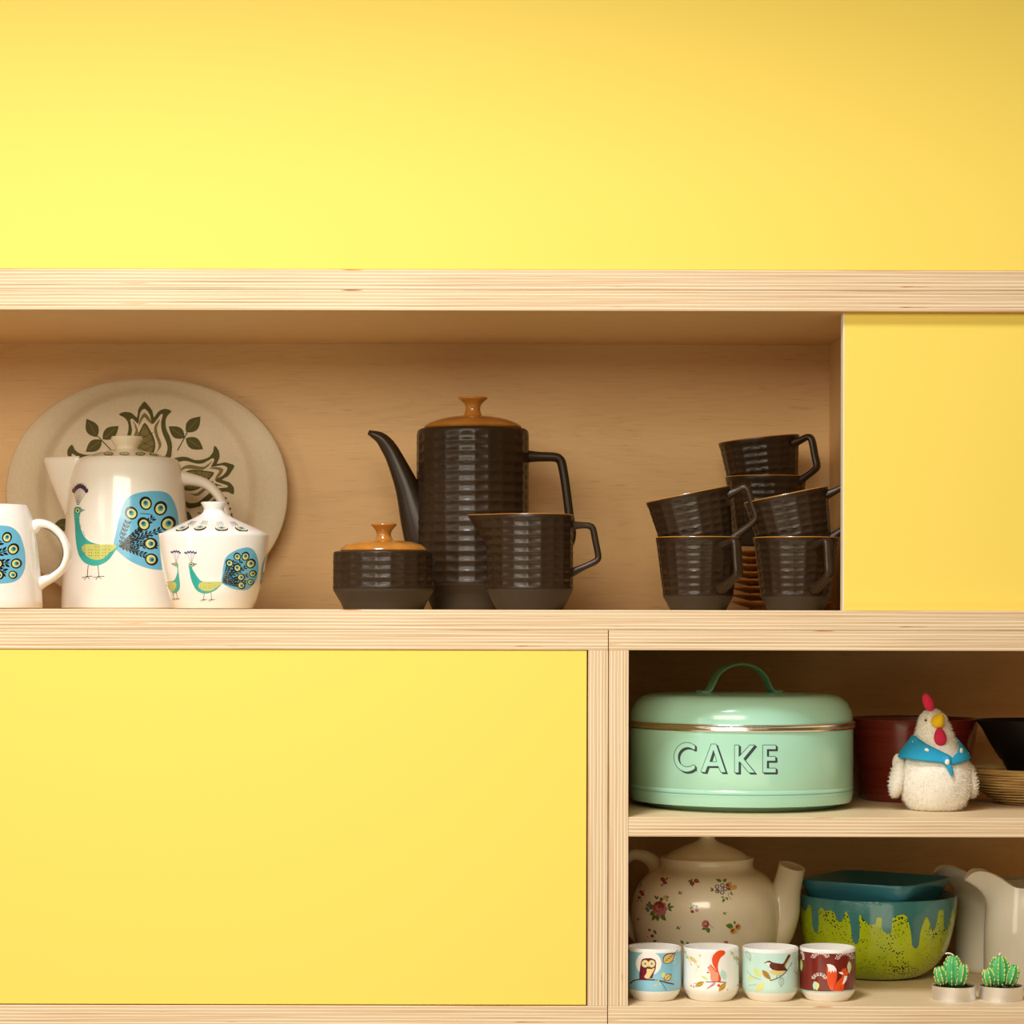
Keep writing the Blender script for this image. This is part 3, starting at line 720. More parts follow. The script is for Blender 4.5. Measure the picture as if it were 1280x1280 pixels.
kp = prof_px(T, [(11.5, 520.5), (10.5, 517), (9.2, 511), (11, 505), (16, 500.5), (18.5, 498.5), (18.6, 497), (16.5, 496.4), (10, 496.8)])
k_ = lathe('lid_knob', [(0, kp[0][1])] + kp + [(0, kp[-1][1])], M_amber, T.o, seg=48, smooth=3, label='waisted amber knob'); k_.parent = lid
sp = [T.L(536, 690), T.L(522, 650), T.L(509, 610), T.L(494, 575), T.L(485, 559), T.L(475, 547.5), T.L(460, 540.5)]
sweep('spout', sp, [(.030, .020), (.0235, .018), (.0165, .014), (.0120, .0105), (.0105, .0095), (.0080, .009), (.0032, .007)], M_dark, T.o, bn=(0, 1, 0), hollow=.8)
hp = [T.L(655, 570), T.L(672, 570.5), T.L(692, 571), T.L(698.5, 573.5), T.L(702, 580), T.L(706, 602), T.L(711, 640), T.L(714, 672), T.L(700, 690), T.L(655, 708)]
sweep('handle', hp, [(.009, .010), (.0068, .009), (.0062, .009), (.0062, .009), (.0062, .009), (.006, .009), (.006, .009), (.006, .009), (.006, .009), (.009, .010)], M_dark, T.o, bn=(0, 1, 0), power=2.6)

# sugar bowl
T = Thing('dark_sugar_bowl', 'squat dark brown dimpled sugar bowl with amber lid, left of the coffee pot', 'sugar bowl', 479.5, .12, SH1 + E)
bp_ = prof_px(T, [(50, 762), (51, 759.5), (54, 753), (62.5, 739), (63.5, 735), (63.5, 695), (62.5, 690.5), (60, 689.5)])
m1, m0 = bp_[4][1] + .002, bp_[5][1] + .004; Hh = bp_[-1][1]
dn2 = dents(4, 22, m1, m0 - .001, .0021); 
lathe('body', [(0, 0)] + bp_ + [(55 * T.sc, Hh - .002), (55 * T.sc, Hh - .02), (0, Hh - .02)], [M_dark, M_dmat], T.o, seg=176, step=.0016, rfun=lambda r, z, t: dn2(r, z, t) if r > .058 else r, mfun=lambda z, r, k: 1 if z < m1 - .003 else 0, angle=50)
lp = prof_px(T, [(53, 690), (54.5, 688), (53.5, 685.5), (48, 681), (36, 677.6), (20, 675.8), (11, 675.4)])
lid = lathe('lid', [(0, lp[0][1])] + lp + [(0, lp[-1][1])], M_amber, T.o, seg=96, label='amber lid')
kp = prof_px(T, [(11.5, 675.8), (10.5, 673.5), (8.8, 669), (9.8, 664), (13.5, 659), (15.8, 656.8), (15.8, 655.2), (14, 654.4), (8, 654.8)])
k_ = lathe('lid_knob', [(0, kp[0][1])] + kp + [(0, kp[-1][1])], M_amber, T.o, seg=48, smooth=3, label='waisted amber knob'); k_.parent = lid

# creamer
T = Thing('cream_jug', 'small dark brown dimpled cream jug with amber rim, in front of the coffee pot', 'jug', 662, .105, SH1 + E)
bp_ = prof_px(T, [(41, 762), (42.5, 759), (46.5, 752), (53.2, 739), (54.5, 735.5), (54.5, 650), (54.2, 644.5), (53.4, 643)])
m1, m0 = bp_[4][1] + .002, bp_[5][1] + .002; Hh = bp_[-1][1]
dn3 = dents(8, 20, m1, m0, .0021, .1)
def lip(r, z, t):
    rr = dn3(r, z, t) if r > .05 else r
    d = abs(((t - PI + PI) % (2 * PI)) - PI); w_ = max(0, 1 - d / .62)
    zf = max(0, (z - (Hh - .046)) / .046)
    e = w_ ** 1.6 * zf ** 1.35
    if r > .040: rr = rr * (1 - min(1, e * 2)) + r * min(1, e * 2) + .0255 * e
    return rr
lathe('body', [(0, 0)] + bp_ + [(51.5 * T.sc, Hh - .0003), (50.5 * T.sc, Hh - .004), (50 * T.sc, .02), (0, .012)], [M_dark, M_amber, M_dmat], T.o, seg=200, step=.0016, rfun=lip,
      mfun=lambda z, r, k: (2 if z < m1 - .003 else (1 if z > Hh - .0009 else 0)) if k < .48 else 1, angle=50)
hp = [T.L(713, 656.5), T.L(728, 656), T.L(737, 657), T.L(741, 661), T.L(744, 675), T.L(747.5, 693), T.L(746.5, 699), T.L(741, 703), T.L(728, 709), T.L(713, 716)]
sweep('handle', hp, [(.006, .008)] + [(.0042, .0065)] * 8 + [(.006, .008)], M_dark, T.o, bn=(0, 1, 0), power=2.6)

# cups: one is built upright in its own frame, the others are copies
CS = (1 + .12 / D) / 1000
def make_cup(label, loc, tilt, az, group=None):
    o = bpy.data.objects.new('coffee_cup', None); COL.objects.link(o); o.location = loc
    o.rotation_euler = (Matrix.Rotation(-tilt, 4, 'Y') @ Matrix.Rotation(az, 4, 'Z')).to_euler()
    o['label'] = label; o['category'] = 'cup'; o['group'] = 'dark brown dimpled coffee cups'
    return o
h = 91 * CS
cp = [(34 * CS, 0), (35 * CS, .001), (37.5 * CS, .006), (42.5 * CS, 15 * CS), (43.5 * CS, 17 * CS), (52.2 * CS, 84 * CS), (53 * CS, 90 * CS), (52.4 * CS, h)]
dn4 = dents(7, 20, .021, .088, .0019)
o0 = make_cup('dark brown coffee cup standing on the shelf, lower left one of the stacked cups', (VX / 1000 + (872 - VX) * CS, .115, E), 0, math.radians(-58))
cb = lathe('body', [(0, .004)] + cp + [(51 * CS, h - .0002), (50.2 * CS, h - .003), (42 * CS, 22 * CS), (36 * CS, .012), (0, .008)], [M_dark, M_amber, M_dmat], o0, seg=160, step=.0018,
     rfun=lambda r, z, t: dn4(r, z, t) if r > .0405 + .00012 * max(0, z - .018) * 1000 else r, mfun=lambda z, r, k: (2 if z < .0175 else (1 if z > h - .0006 else 0)) if k < .5 else 1, angle=50)
hpts = [(46 * CS, 79 * CS), (60 * CS, 82.5 * CS), (69 * CS, 85 * CS), (73 * CS, 83 * CS), (75 * CS, 77 * CS), (76.5 * CS, 60 * CS), (78 * CS, 47 * CS), (75 * CS, 42 * CS), (63 * CS, 35 * CS), (44 * CS, 26 * CS)]
ch = sweep('handle', [(x, 0, z) for x, z in hpts], [(.0065, .009), (.0046, .0072)] + [(.0042, .0068)] * 7 + [(.0065, .008)], M_dark, o0, bn=(0, 1, 0), power=2.6)
def cup_copy(label, px, py_base, Y, tilt, az, z=None):
    k = (1 + Y / D) / 1000
    loc = (VX / 1000 + (px - VX) * k, Y, (HZ - py_base) * k if z is None else z)
    o = make_cup(label, loc, tilt, math.radians(az))
    for c in (cb, ch):
        d = c.copy(); COL.objects.link(d); d.parent = o
    return o
cup_copy('dark brown coffee cup standing on the shelf beside the yellow sliding door', 994.5, 762, .115, 0, -67, z=E)
cup_copy('tilted dark brown cup nested in the lower left cup, handle to the right', 877.5, 706, .117, math.radians(11.5), -14)
cup_copy('tilted dark brown cup nested in the cup beside the yellow door', 1000, 706, .117, math.radians(11.5), -14)
# rear stack: saucers, a cup, and the topmost cup
SX = 975; SY = .295; SK = (1 + SY / D) / 1000
cup_copy('dark brown cup in the rear stack, between the saucers and the topmost cup', 957, 686, SY - .005, 0, 78, z=.088)
cup_copy('topmost dark brown cup of all, tilted on the rear stack', 957, 0, SY - .005, math.radians(6), -33, z=.140)
M_sauc = M_amber
sp_ = [(.040, 0), (.041, .0006), (.042, .003), (.056, .0068), (.068, .0096), (.0705, .0106), (.0712, .0116), (.0700, .0124), (.066, .0112), (.050, .0064), (.038, .005), (0, .005)]
s0 = None
for k in range(8):
    z = .0004 + k * .0098
    if k == 0:
        o = bpy.data.objects.new('saucer', None); COL.objects.link(o)
        ds = lathe('dish', [(0, .001)] + sp_, M_amber, o, seg=96); s0 = o
    else:
        o = s0.copy(); COL.objects.link(o); d = ds.copy(); COL.objects.link(d); d.parent = o
    o.location = (VX / 1000 + (SX - VX) * SK, SY, z)
    o['label'] = ('lowest', 'second lowest', 'third from the bottom', 'fourth from the bottom', 'fourth from the top', 'third from the top', 'second from the top', 'topmost')[k] + ' amber glazed saucer of the stack behind the dark cups'; o['category'] = 'saucer'; o['group'] = 'amber saucers stacked at the back'

# ------------------------------------------------------------------ cake tin
T = Thing('cake_tin', 'round mint green cake tin with steel band and black lettering', 'tin', 926.5, .20, SH2 + E)
R0 = 138.5
bp_ = prof_px(T, [(127, 1013), (132.5, 1011), (136, 1006.5), (138, 999), (138.5, 990), (138.5, 986), (137.9, 985), (138.5, 984), (138.5, 979), (137.9, 978), (138.5, 977), (138.5, 908)])
zb = T.zz(1013); 
bp_ = [(r, z - zb if z < .02 else z) for r, z in bp_]; bp_ = [(r, max(z, 0)) for r, z in bp_]
lathe('body', [(0, .001), (115 * T.sc, .0)] + [(r, z) for r, z in bp_] + [(130 * T.sc, bp_[-1][1]), (130 * T.sc, .02), (0, .01)], M_mint, T.o, seg=160, angle=60, label='mint green body')
# ribs as slight beads
for py in (979.5, 986):
    pass
rim1 = prof_px(T, [(138, 908.5), (140.2, 907.8), (141.5, 906), (141, 904.2), (139.6, 903.4), (140.6, 902.4), (141.2, 900.8), (140.2, 899.2), (138, 898.6)])
lathe('rim_band', [(134 * T.sc, rim1[0][1])] + rim1 + [(134 * T.sc, rim1[-1][1])], M_chrome, T.o, seg=160, label='polished steel rim band')
lp = prof_px(T, [(137.8, 899), (138, 896), (136.5, 886), (131, 876), (123, 869.5), (112, 866.5), (100, 866), (60, 864.5)])
lid = lathe('lid', [(134 * T.sc, lp[0][1])] + lp + [(0, lp[-1][1] + .0006)], M_mint, T.o, seg=160, label='mint green domed lid')
hz0 = T.zz(864.5); kk = T.sc
arc = [((-41) * kk, hz0 + .001)] + [(40 * kk * math.cos(t) * -1, hz0 + .002 + 34 * kk * math.sin(t)) for t in [PI * i / 12 for i in range(13)]] + [(41 * kk, hz0 + .001)]
arc = [(-54 * kk, hz0 + .0014), (-43 * kk, hz0 + .0016)] + [(-38 * kk * math.cos(t), hz0 + .003 + 32.5 * kk * math.sin(t)) for t in [PI * i / 12 for i in range(1, 12)]] + [(43 * kk, hz0 + .0016), (54 * kk, hz0 + .0014)]
sweep('handle', [((x - 2 * kk) * .97, (x - 2 * kk) * .26, z) for x, z in arc], [(.0020, .0115)] * len(arc), M_mintd, T.o, bn=(-.26, .97, 0), power=3, smooth=3, label='arched green strap handle')
a = Art(830, 910, 8)
def letter(P, holes=None, dx=26, dy=20):
    n = len(P); hs = holes or []
    for k in range(n):
        x0, y0 = P[k]; x1, y1 = P[(k + 1) % n]
        a.poly('ink', [(x0, y0), (x1, y1), (x1 + dx, y1 + dy), (x0 + dx, y0 + dy)], 0)
    for h_ in hs:
        for k in range(len(h_)):
            x0, y0 = h_[k]; x1, y1 = h_[(k + 1) % len(h_)]
            a.poly('ink', [(x0, y0), (x1, y1), (x1 + dx, y1 + dy), (x0 + dx, y0 + dy)], 0)
    a.poly('mint', P, 1, holes=hs)
    for Q in [P] + hs:
        for k in range(len(Q)): a.line('ink', [Q[k], Q[(k + 1) % len(Q)]], 5.5, 2)
th = [math.radians(x) for x in range(52, 309, 8)]
C_ = [(235 + 130 * math.cos(t) * 1.0, 288 - 147 * math.sin(t)) for t in th] + [(240 + 88 * math.cos(t), 288 - 102 * math.sin(t)) for t in reversed(th)]
C_ = [(315, 163)] + [(min(x, 315), y) for x, y in [(232 + 128 * math.cos(t), 285 - 147 * math.sin(t)) for t in th]] + [(315, 412), (315, 368)] + [(min(x, 312), y) for x, y in [(238 + 92 * math.cos(t), 285 - 97 * math.sin(t)) for t in reversed(th)]] + [(315, 208)]
letter(C_, dx=19, dy=20)
letter([(475, 153), (525, 153), (622, 437), (572, 437), (545, 376), (440, 376), (418, 437), (372, 432)], [[(498, 215), (462, 330), (532, 330)]], dx=21, dy=18)
letter([(708, 162), (752, 162), (752, 280), (860, 162), (912, 162), (800, 300), (915, 440), (850, 440), (760, 330), (752, 335), (752, 440), (708, 440)], dx=22, dy=18)
letter([(990, 162), (1122, 162), (1122, 206), (1034, 206), (1034, 276), (1118, 276), (1118, 322), (1034, 322), (1034, 393), (1122, 393), (1122, 438), (990, 438)], dx=20, dy=18)
print_on(T, 'lettering', a, on_lathe(T, bp_), label='black outlined word CAKE', mats={'mint': M_mint}, lmax=5)

# ------------------------------------------------------------------ bowls behind
T = Thing('red_bowl', 'deep dark red glazed bowl between the cake tin and the felt hen', 'bowl', 1141, .308, SH2 + E)
bp_ = prof_px(T, [(52, 1004), (60, 1002), (66, 985), (74, 940), (79, 910), (81, 899), (81, 896.5), (79.5, 896)])
bp_ = [(r, 0 if i == 0 else z) for i, (r, z) in enumerate(bp_)]
lathe('bowl', [(0, 0)] + bp_ + [(77 * T.sc, bp_[-1][1] - .002), (60 * T.sc, .02), (0, .012)], M_red, T.o, seg=120)
T = Thing('straw_bowl', 'shallow coiled straw bowl under the black bowl at the right edge', 'bowl', 1290, .235, SH2 + E)
q = [(34, 0)]; n = 13
for i in range(n):
    t = i / (n - 1); r = 40 + 42 * math.sin(t * PI / 2) ** .8; z = .002 + t * 42 * T.sc
    q += [(r - .6, z - .0009), (r + .7, z), (r + .7, z + .0010), (r - .5, z + .0020)]
q = [(r * T.sc, max(z, 0)) for r, z in q]; zt = q[-1][1]
lathe('bowl', [(0, 0)] + q + [(78 * T.sc, zt), (60 * T.sc, .018), (0, .01)], M_straw, T.o, seg=96, angle=25)
T2 = Thing('black_bowl', 'black bowl resting in the straw bowl at the right edge', 'bowl', 1290, .235, SH2 + .0135)
zr = T2.zz(898)
lathe('bowl', [(0, 0), (.024, 0), (.027, .008), (29 * T2.sc, T2.zz(957)), (41 * T2.sc, T2.zz(944)), (52 * T2.sc, T2.zz(926)), (61 * T2.sc, T2.zz(909)), (66.5 * T2.sc, zr - .004), (68 * T2.sc, zr), (66 * T2.sc, zr), (.052, zr - .03), (.022, .012), (0, .008)], M_black, T2.o, seg=96)

# ------------------------------------------------------------------ felt hen
T = Thing('felt_hen', 'white felted wool hen ornament wearing a blue spotted neckerchief', 'ornament', 1170, .125, SH2 + E)
hb = [(18, 1014), (27, 1012), (35, 1005), (41, 993), (43.5, 978), (42.5, 962), (38.5, 948), (33, 938), (26, 925), (21.5, 912), (17.5, 901), (13.5, 893.5), (7, 888), (0, 886.5)]
hp_ = prof_px(T, hb); hp_ = [(r, 0 if i == 0 else z) for i, (r, z) in enumerate(hp_)]
def woolly(r, z, t):
    v = Vector((r * math.cos(t), r * math.sin(t), z)) * 60
    return r + .0011 * noise.noise(v) + .0007 * noise.noise(v * 3)
hen = lathe('body', [(0, 0)] + hp_, M_wool, T.o, seg=96, smooth=5, rfun=woolly, angle=180)
for v in hen.data.vertices: v.co.x += -.004 * max(0, (v.co.z - .075)) / .05; v.co.y *= .92
# wool fuzz
random.seed(3); vs, fs = [], []
hv = [(v.co.copy(), v.normal.copy()) for v in hen.data.vertices]
def fuzz(vlist, cnt, ln, wd, vs, fs):
    for _ in range(cnt):
        c, n_ = random.choice(vlist)
        if c.z < .001: continue
        d = (n_ * random.uniform(.3, 1) + Vector((random.gauss(0, .6), random.gauss(0, .6), random.gauss(0, .6)))).normalized()
        s_ = d.orthogonal().normalized() * wd; e = d * ln * random.uniform(.5, 1.3); e2 = e * .5 + Vector((random.gauss(0, 1), random.gauss(0, 1), random.gauss(0, 1))) * ln * .15
        b = len(vs); c = c - n_ * .0003
        vs += [c - s_, c + s_, c + e2 + s_ * .8, c + e2 - s_ * .8, c + e]; fs += [(b, b + 1, b + 2, b + 3), (b + 3, b + 2, b + 4)]
fuzz(hv, 18000, .0038, .00020, vs, fs)
o = mesh('wool_fuzz', vs, fs, M_wool, T.o, smooth=False, recalc=False); o['kind'] = 'stuff'
for sx, c, r, rt in ((-1, T.L(1122, 972), (.0095, .016, .0235), .16), (1, T.L(1213.5, 975, .004), (.0085, .016, .0205), -.16)):
    ww = ellipsoid('wing', c, r, M_wool, T.o, rot=Matrix.Rotation(rt, 3, 'Y'), f=lambda v, ph, t: Vector((v.x, v.y, v.z * (1.0 + (.22 if v.z > 0 else 0) * abs(v.z)))) * (1 + .06 * noise.noise(v * 4)))
    wv = [(v.co.copy(), v.normal.copy()) for v in ww.data.vertices]; vs, fs = [], []; fuzz(wv, 1500, .0036, .00024, vs, fs)
    f_ = mesh('wing_fuzz', vs, fs, M_wool, T.o, smooth=False, recalc=False); f_.parent = ww; f_['kind'] = 'stuff'
ellipsoid('tail', T.L(1121, 950, .004), (.005, .008, .010), M_wool, T.o, rot=Matrix.Rotation(.2, 3, 'Y'))
ellipsoid('comb', T.L(1160.5, 877, -.004), (.0068, .0055, .0128), M_comb, T.o, rot=Matrix.Rotation(-.36, 3, 'Y'), f=lambda v, ph, t: v * (1 + .07 * noise.noise(v * 3)), label='raspberry red comb')
ellipsoid('beak', T.L(1173.5, 899, -.022), (.0082, .010, .0102), M_beak, T.o, rot=Matrix.Rotation(.45, 3, 'Y') @ Matrix.Rotation(.3, 3, 'X'), f=lambda v, ph, t: Vector((v.x * (1 - .35 * v.z), v.y, v.z)), label='yellow beak')
ellipsoid('wattle', T.L(1175.5, 919.5, -.0265), (.0080, .0055, .0118), M_comb, T.o, rot=Matrix.Rotation(-.12, 3, 'Y'), f=lambda v, ph, t: Vector((v.x * (1 - .2 * v.z), v.y, v.z)), label='raspberry red wattle')
for ex in (1157.5,): ellipsoid('eye', T.L(ex, 899, -.0135), (.0017, .0012, .0013), inkmat('black'), T.o, seg=12, rings=8)
# neckerchief: a band wrapped around the neck, dipping to the knot at the front right
vs, fs = [], []; seg = 72; rows = 9
NX = T.L(1168, 930).x - .001
kd = math.radians(-70)      # azimuth of the knot (front right)
pz = [z for r, z in hp_]; pr_ = [r for r, z in hp_]; zi = sorted(zip(pz, pr_)); pz = [z for z, r in zi]; pr_ = [r for z, r in zi]
zsc = T.zz(900) - T.zz(901)
for i in range(seg):
    t = 2 * PI * i / seg; dk = abs(((t - kd + PI) % (2 * PI)) - PI) / PI       # 0 at the knot, 1 opposite
    left = max(0, math.cos(t - math.radians(195)))
    ztop = T.zz(945) + (T.zz(919) - T.zz(945)) * min(1, dk * 2.0) ** .8
    zbot = T.zz(951) + (T.zz(943.5) - T.zz(951)) * min(1, dk * 2.2) - .002 * left
    for j in range(rows):
        u = j / (rows - 1); z = zbot + (ztop - zbot) * u
        r = float(np.interp(z, pz, pr_)) + .0018 + .0030 * math.sin(PI * u) * .5 + .0050 * (1 - u) * (.4 + left * 1.2) * min(1, dk * 3)
        r += .0006 * noise.noise(Vector((math.cos(t) * 3, math.sin(t) * 3, u * 3)))
        vs.append((NX * 0 + r * math.cos(t) - .004 * max(0, z - .075) / .05, r * math.sin(t) * .95, z))
for i in range(seg):
    k = (i + 1) % seg
    for j in range(rows - 1): fs.append((i * rows + j, k * rows + j, k * rows + j + 1, i * rows + j + 1))
sc = mesh('neckerchief', vs, fs, M_scarf, T.o, label='turquoise blue felt neckerchief'); md = sc.modifiers.new('felt', 'SOLIDIFY'); md.thickness = .0022; md.offset = 1
kc = T.L(1183.5, 949, -.041)
kt = ellipsoid('knot', kc, (.0062, .005, .0066), M_scarf, T.o); kt.parent = sc
kt = sweep('knot_tail', [kc + Vector((0, -.001, -.002)), kc + Vector((.004, -.003, -.010)), kc + Vector((.007, -.002, -.0185))], [.0040, .0033, .0022], M_scarf, T.o); kt.parent = sc
def scarf_r(z, px): return float(np.interp(z, pz, pr_)) + .006
dots_ = [(1139, 929.5), (1157, 937), (1202, 937), (1182, 950), (1148, 944), (1129, 940)]
for k, (dx, dy) in enumerate(dots_):
    p = T.L(dx, dy, -.03); r = scarf_r(p.z, dx); x = max(-r * .93, min(r * .93, p.x + .001)); yy = -math.sqrt(r * r - x * x) * .95 - .0005
    if k == 3: x, yy = kc.x, kc.y - .0055
    d_ = ellipsoid('felt_spot', (x, yy, p.z), (.0032, .0014, .0038), M_wool, T.o, seg=12, rings=8, rot=Matrix.Rotation(math.atan2(x, -yy), 3, 'Z'), label='white spot'); d_.parent = sc
ellipsoid('kerchief_tip', T.L(1209, 941, -.012), (.0030, .0014, .0016), M_wool, T.o, seg=10, rings=6, rot=Matrix.Rotation(-.5, 3, 'Y')).parent = sc

# ------------------------------------------------------------------ floral teapot
T = Thing('floral_teapot', 'big cream teapot with scattered rose sprigs, spout to the right, behind the small cups', 'teapot', 884.5, .262, SH3 + E)
tb = [(60, 1228), (62, 1226), (70, 1212), (82, 1192), (91, 1168), (94, 1143), (92, 1122), (85, 1105), (73, 1092), (62, 1086), (58, 1082), (57.3, 1077), (58.2, 1072), (57, 1070), (55, 1070.5)]
bp_ = prof_px(T, tb); bp_ = [(r, 0 if i == 0 else z) for i, (r, z) in enumerate(bp_)]
P = catmull([Vector((r, z, 0)) for r, z in bp_], 4); fine = [(p[0], max(0, p[1])) for p in P]
zt = bp_[-1][1]
lathe('body', [(0, 0)] + fine + [(54 * T.sc, zt - .004), (54 * T.sc, zt - .012), (0, zt - .012)], M_cream, T.o, seg=128)
lp = prof_px(T, [(53, 1073), (52.5, 1071), (45, 1064.5), (30, 1057), (17, 1052), (10.5, 1048), (10, 1044), (12, 1041), (15, 1037), (15, 1033), (11, 1031)])
lathe('lid', [(0, lp[0][1])] + lp + [(0, lp[-1][1] + .001)], M_cream, T.o, seg=96, smooth=3, label='domed lid with knob')
sp = [T.L(950, 1168, -.01), T.L(967, 1148, -.015), T.L(975, 1128, -.02), T.L(981, 1105, -.024), T.L(990, 1083, -.028)]
sp = [T.L(934, 1174, -.012), T.L(960, 1162, -.018), T.L(977, 1139, -.022), T.L(984, 1110, -.025), T.L(991, 1081.5, -.028)]
sweep('spout', sp, [(.040, .030), (.036, .029), (.0255, .025), (.0195, .019), (.0180, .0165)], M_cream, T.o, bn=(0, 1, .27), hollow=.84, seg=32, smooth=7)
hp = [T.L(826, 1096, .022), T.L(818, 1078, .028), T.L(804, 1069, .035), T.L(790, 1069, .040), T.L(779, 1082, .046), T.L(777, 1110, .052), T.L(781, 1140, .05), T.L(794, 1165, .035), T.L(812, 1180, .02)]
sweep('handle', hp, [(.014, .013), (.0105, .012), (.0085, .011), (.0075, .010), (.0065, .010), (.0065, .010), (.007, .010), (.009, .011), (.012, .012)], M_cream, T.o, bn=(.65, 1, 0))
pr = on_lathe(T, fine)
a = Art(780, 1040, 9.142)
def lf(x0, y0, x1, y1, w_=16): a.leaf('fgreen', x0, y0, x1, y1, w_, 0)
def berry(x, y, r=17, col='rose', ctr='rosep'): a.ell(col, x, y, r * 1.15, r, 20, 1, n=12); a.ell(ctr, x + 2, y, r * .4, r * .3, 0, 2, n=8)
def sprg(x, y, s=1.0):
    lf(x, y, x - 18 * s, y - 12 * s, 14 * s); lf(x, y, x - 22 * s, y + 16 * s, 14 * s); lf(x + 2, y, x + 14 * s, y + 22 * s, 14 * s); a.line('fgreen', [(x, y), (x + 30 * s, y - 8 * s)], 4 * s, 0)
berry(450, 535, 24); berry(475, 570, 22); lf(460, 590, 425, 612, 20); lf(485, 545, 505, 512, 22); a.line('fgreen', [(500, 520), (535, 520)], 4)
berry(785, 580, 25); berry(833, 552, 24); lf(790, 545, 732, 560, 24); lf(788, 548, 780, 515, 10); lf(845, 570, 880, 560, 14); lf(785, 600, 795, 622, 14)
sprg(650, 685, 1.1); sprg(630, 1085, 1.2); sprg(172, 990, .8)
berry(205, 680, 20); berry(220, 705, 20); berry(185, 745, 18); lf(235, 680, 245, 655, 10); lf(205, 770, 210, 795, 14); lf(172, 765, 165, 795, 10); lf(180, 640, 215, 565, 12)
for dx, dy in ((-10, -20), (22, 10), (-22, 18), (14, -45), (-5, 40), (35, -5)): a.ell('fblue', 300 + dx * .9 - 12, 850 + dy, 17, 19, 0, 1, n=10)
for dx, dy in ((0, 0), (-35, 15), (30, 22)): a.ell('fgold', 468 + dx, 745 + dy, 18, 22, 0, 1, n=10)
lf(380, 760, 355, 715, 22); lf(375, 770, 405, 720, 20); lf(490, 740, 525, 735, 22); lf(480, 745, 490, 710, 12); a.ell('fgreen', 435, 765, 20, 22, 0, 2)
lf(505, 850, 540, 800, 28); lf(510, 855, 585, 845, 26); lf(510, 860, 555, 900, 28)
for (x0, y0, x1, y1) in ((360, 900, 305, 945), (370, 920, 330, 1010), (385, 930, 395, 1015), (420, 935, 490, 1008), (440, 930, 470, 990)): lf(x0, y0, x1, y1, 48)
a.ell('fgreen', 318, 848, 26, 30, 0, 2); a.ell('fgold', 372, 935, 14, 14, 0, 2, n=10)
for k in range(8): a.ell('rosep', 418 + 58 * math.cos(k * .785), 870 + 60 * math.sin(k * .785), 30, 30, 0, 2, n=12)
a.ell('rose', 405, 845, 62, 60, 0, 3); a.ell('rosep', 412, 858, 42, 40, 0, 4); a.ell('rose', 425, 840, 30, 28, 0, 5); a.ell('fgreen', 424, 838, 11, 12, 0, 6, n=8)
a.line('rosep', [(370, 800), (360, 850), (385, 895)], 8, 5)
berry(788, 902, 18, 'rose', 'rose'); berry(842, 887, 18, 'rosep', 'rosep'); berry(834, 842, 16, 'fblue', 'fblue'); lf(785, 860, 815, 815, 24); lf(780, 850, 765, 880, 20); a.line('fgreen', [(765, 800), (790, 860)], 5)
for k in range(7): a.ell('rosep', 940 + 28 * math.cos(k * .9), 1045 + 30 * math.sin(k * .9), 19, 19, 0, 1, n=10)
a.ell('rose', 948, 1048, 26, 30, 0, 2); a.ell('fgold', 941, 1042, 15, 15, 0, 3, n=10); lf(955, 1085, 895, 1105, 36); lf(960, 1082, 980, 1148, 50); a.line('fgreen', [(985, 1050), (1025, 1090)], 5)
a.ell('fgold', 300, 1115, 15, 18, 0, 0, n=10); berry(300, 1112, 14); a.ell('fgold', 332, 1180, 20, 20, 0, 0, n=10); berry(332, 1182, 18); lf(345, 1110, 380, 1165, 30); lf(275, 1180, 285, 1200, 12); lf(340, 1245, 385, 1235, 28)
lf(655, 1230, 690, 1275, 30); a.ell('fblue', 735, 1262, 18, 14, 0, 1, n=10)
b_ = a; a = Art(880, 1060, 9.142)
for x, y in ((155, 435), (215, 420), (160, 485), (215, 500), (250, 460)): a.ell('fblue', x, y, 27, 26, 0, 1, n=14); a.ell('cream', x, y, 13, 13, 0, 2, n=10)
a.ell('rose', 165, 480, 14, 12, 0, 3, n=8); a.ell('fgold', 205, 460, 14, 12, 0, 3, n=10); a.ell('rose', 225, 450, 7, 10, 0, 4, n=8)
for x, y in ((300, 405), (310, 455), (355, 440), (290, 440)): a.ell('fgold', x, y, 30, 28, 0, 0, n=12)
berry(275, 415, 20); berry(290, 460, 16); a.ell('rose', 308, 432, 8, 8, 0, 2, n=8)
for (x0, y0, x1, y1, w_) in ((210, 375, 140, 350, 34), (225, 380, 265, 345, 38), (120, 470, 75, 445, 16), (120, 475, 75, 480, 22), (240, 560, 200, 550, 18), (245, 570, 215, 615, 30), (255, 550, 285, 590, 22), (305, 520, 325, 490, 18), (315, 525, 340, 520, 20)): lf(x0, y0, x1, y1, w_)
a.line('fgreen', [(280, 500), (290, 545), (320, 580)], 5); sprg(245, 735, 1.0)
lf(345, 890, 255, 875, 60); lf(360, 865, 355, 820, 26)
for x, y in ((395, 895), (340, 940)): a.ell('fgold', x, y, 38, 40, 0, 0); a.ell('rose', x - 3, y - 3, 20, 22, 30, 1, n=12); a.ell('fgold', x + 3, y + 3, 8, 9, 0, 2, n=8)
a.line('fgreen', [(380, 940), (395, 975)], 5); a.ell('rosep', 260, 1070, 26, 20, 0, 0, n=10)
b_.items += [(c, l, p, h_) for c, l, p, h_ in a.items]
print_on(T, 'flower_print', b_, pr, lmax=4.5, label='red, blue and gold flower sprigs', mats={'cream': M_cream})

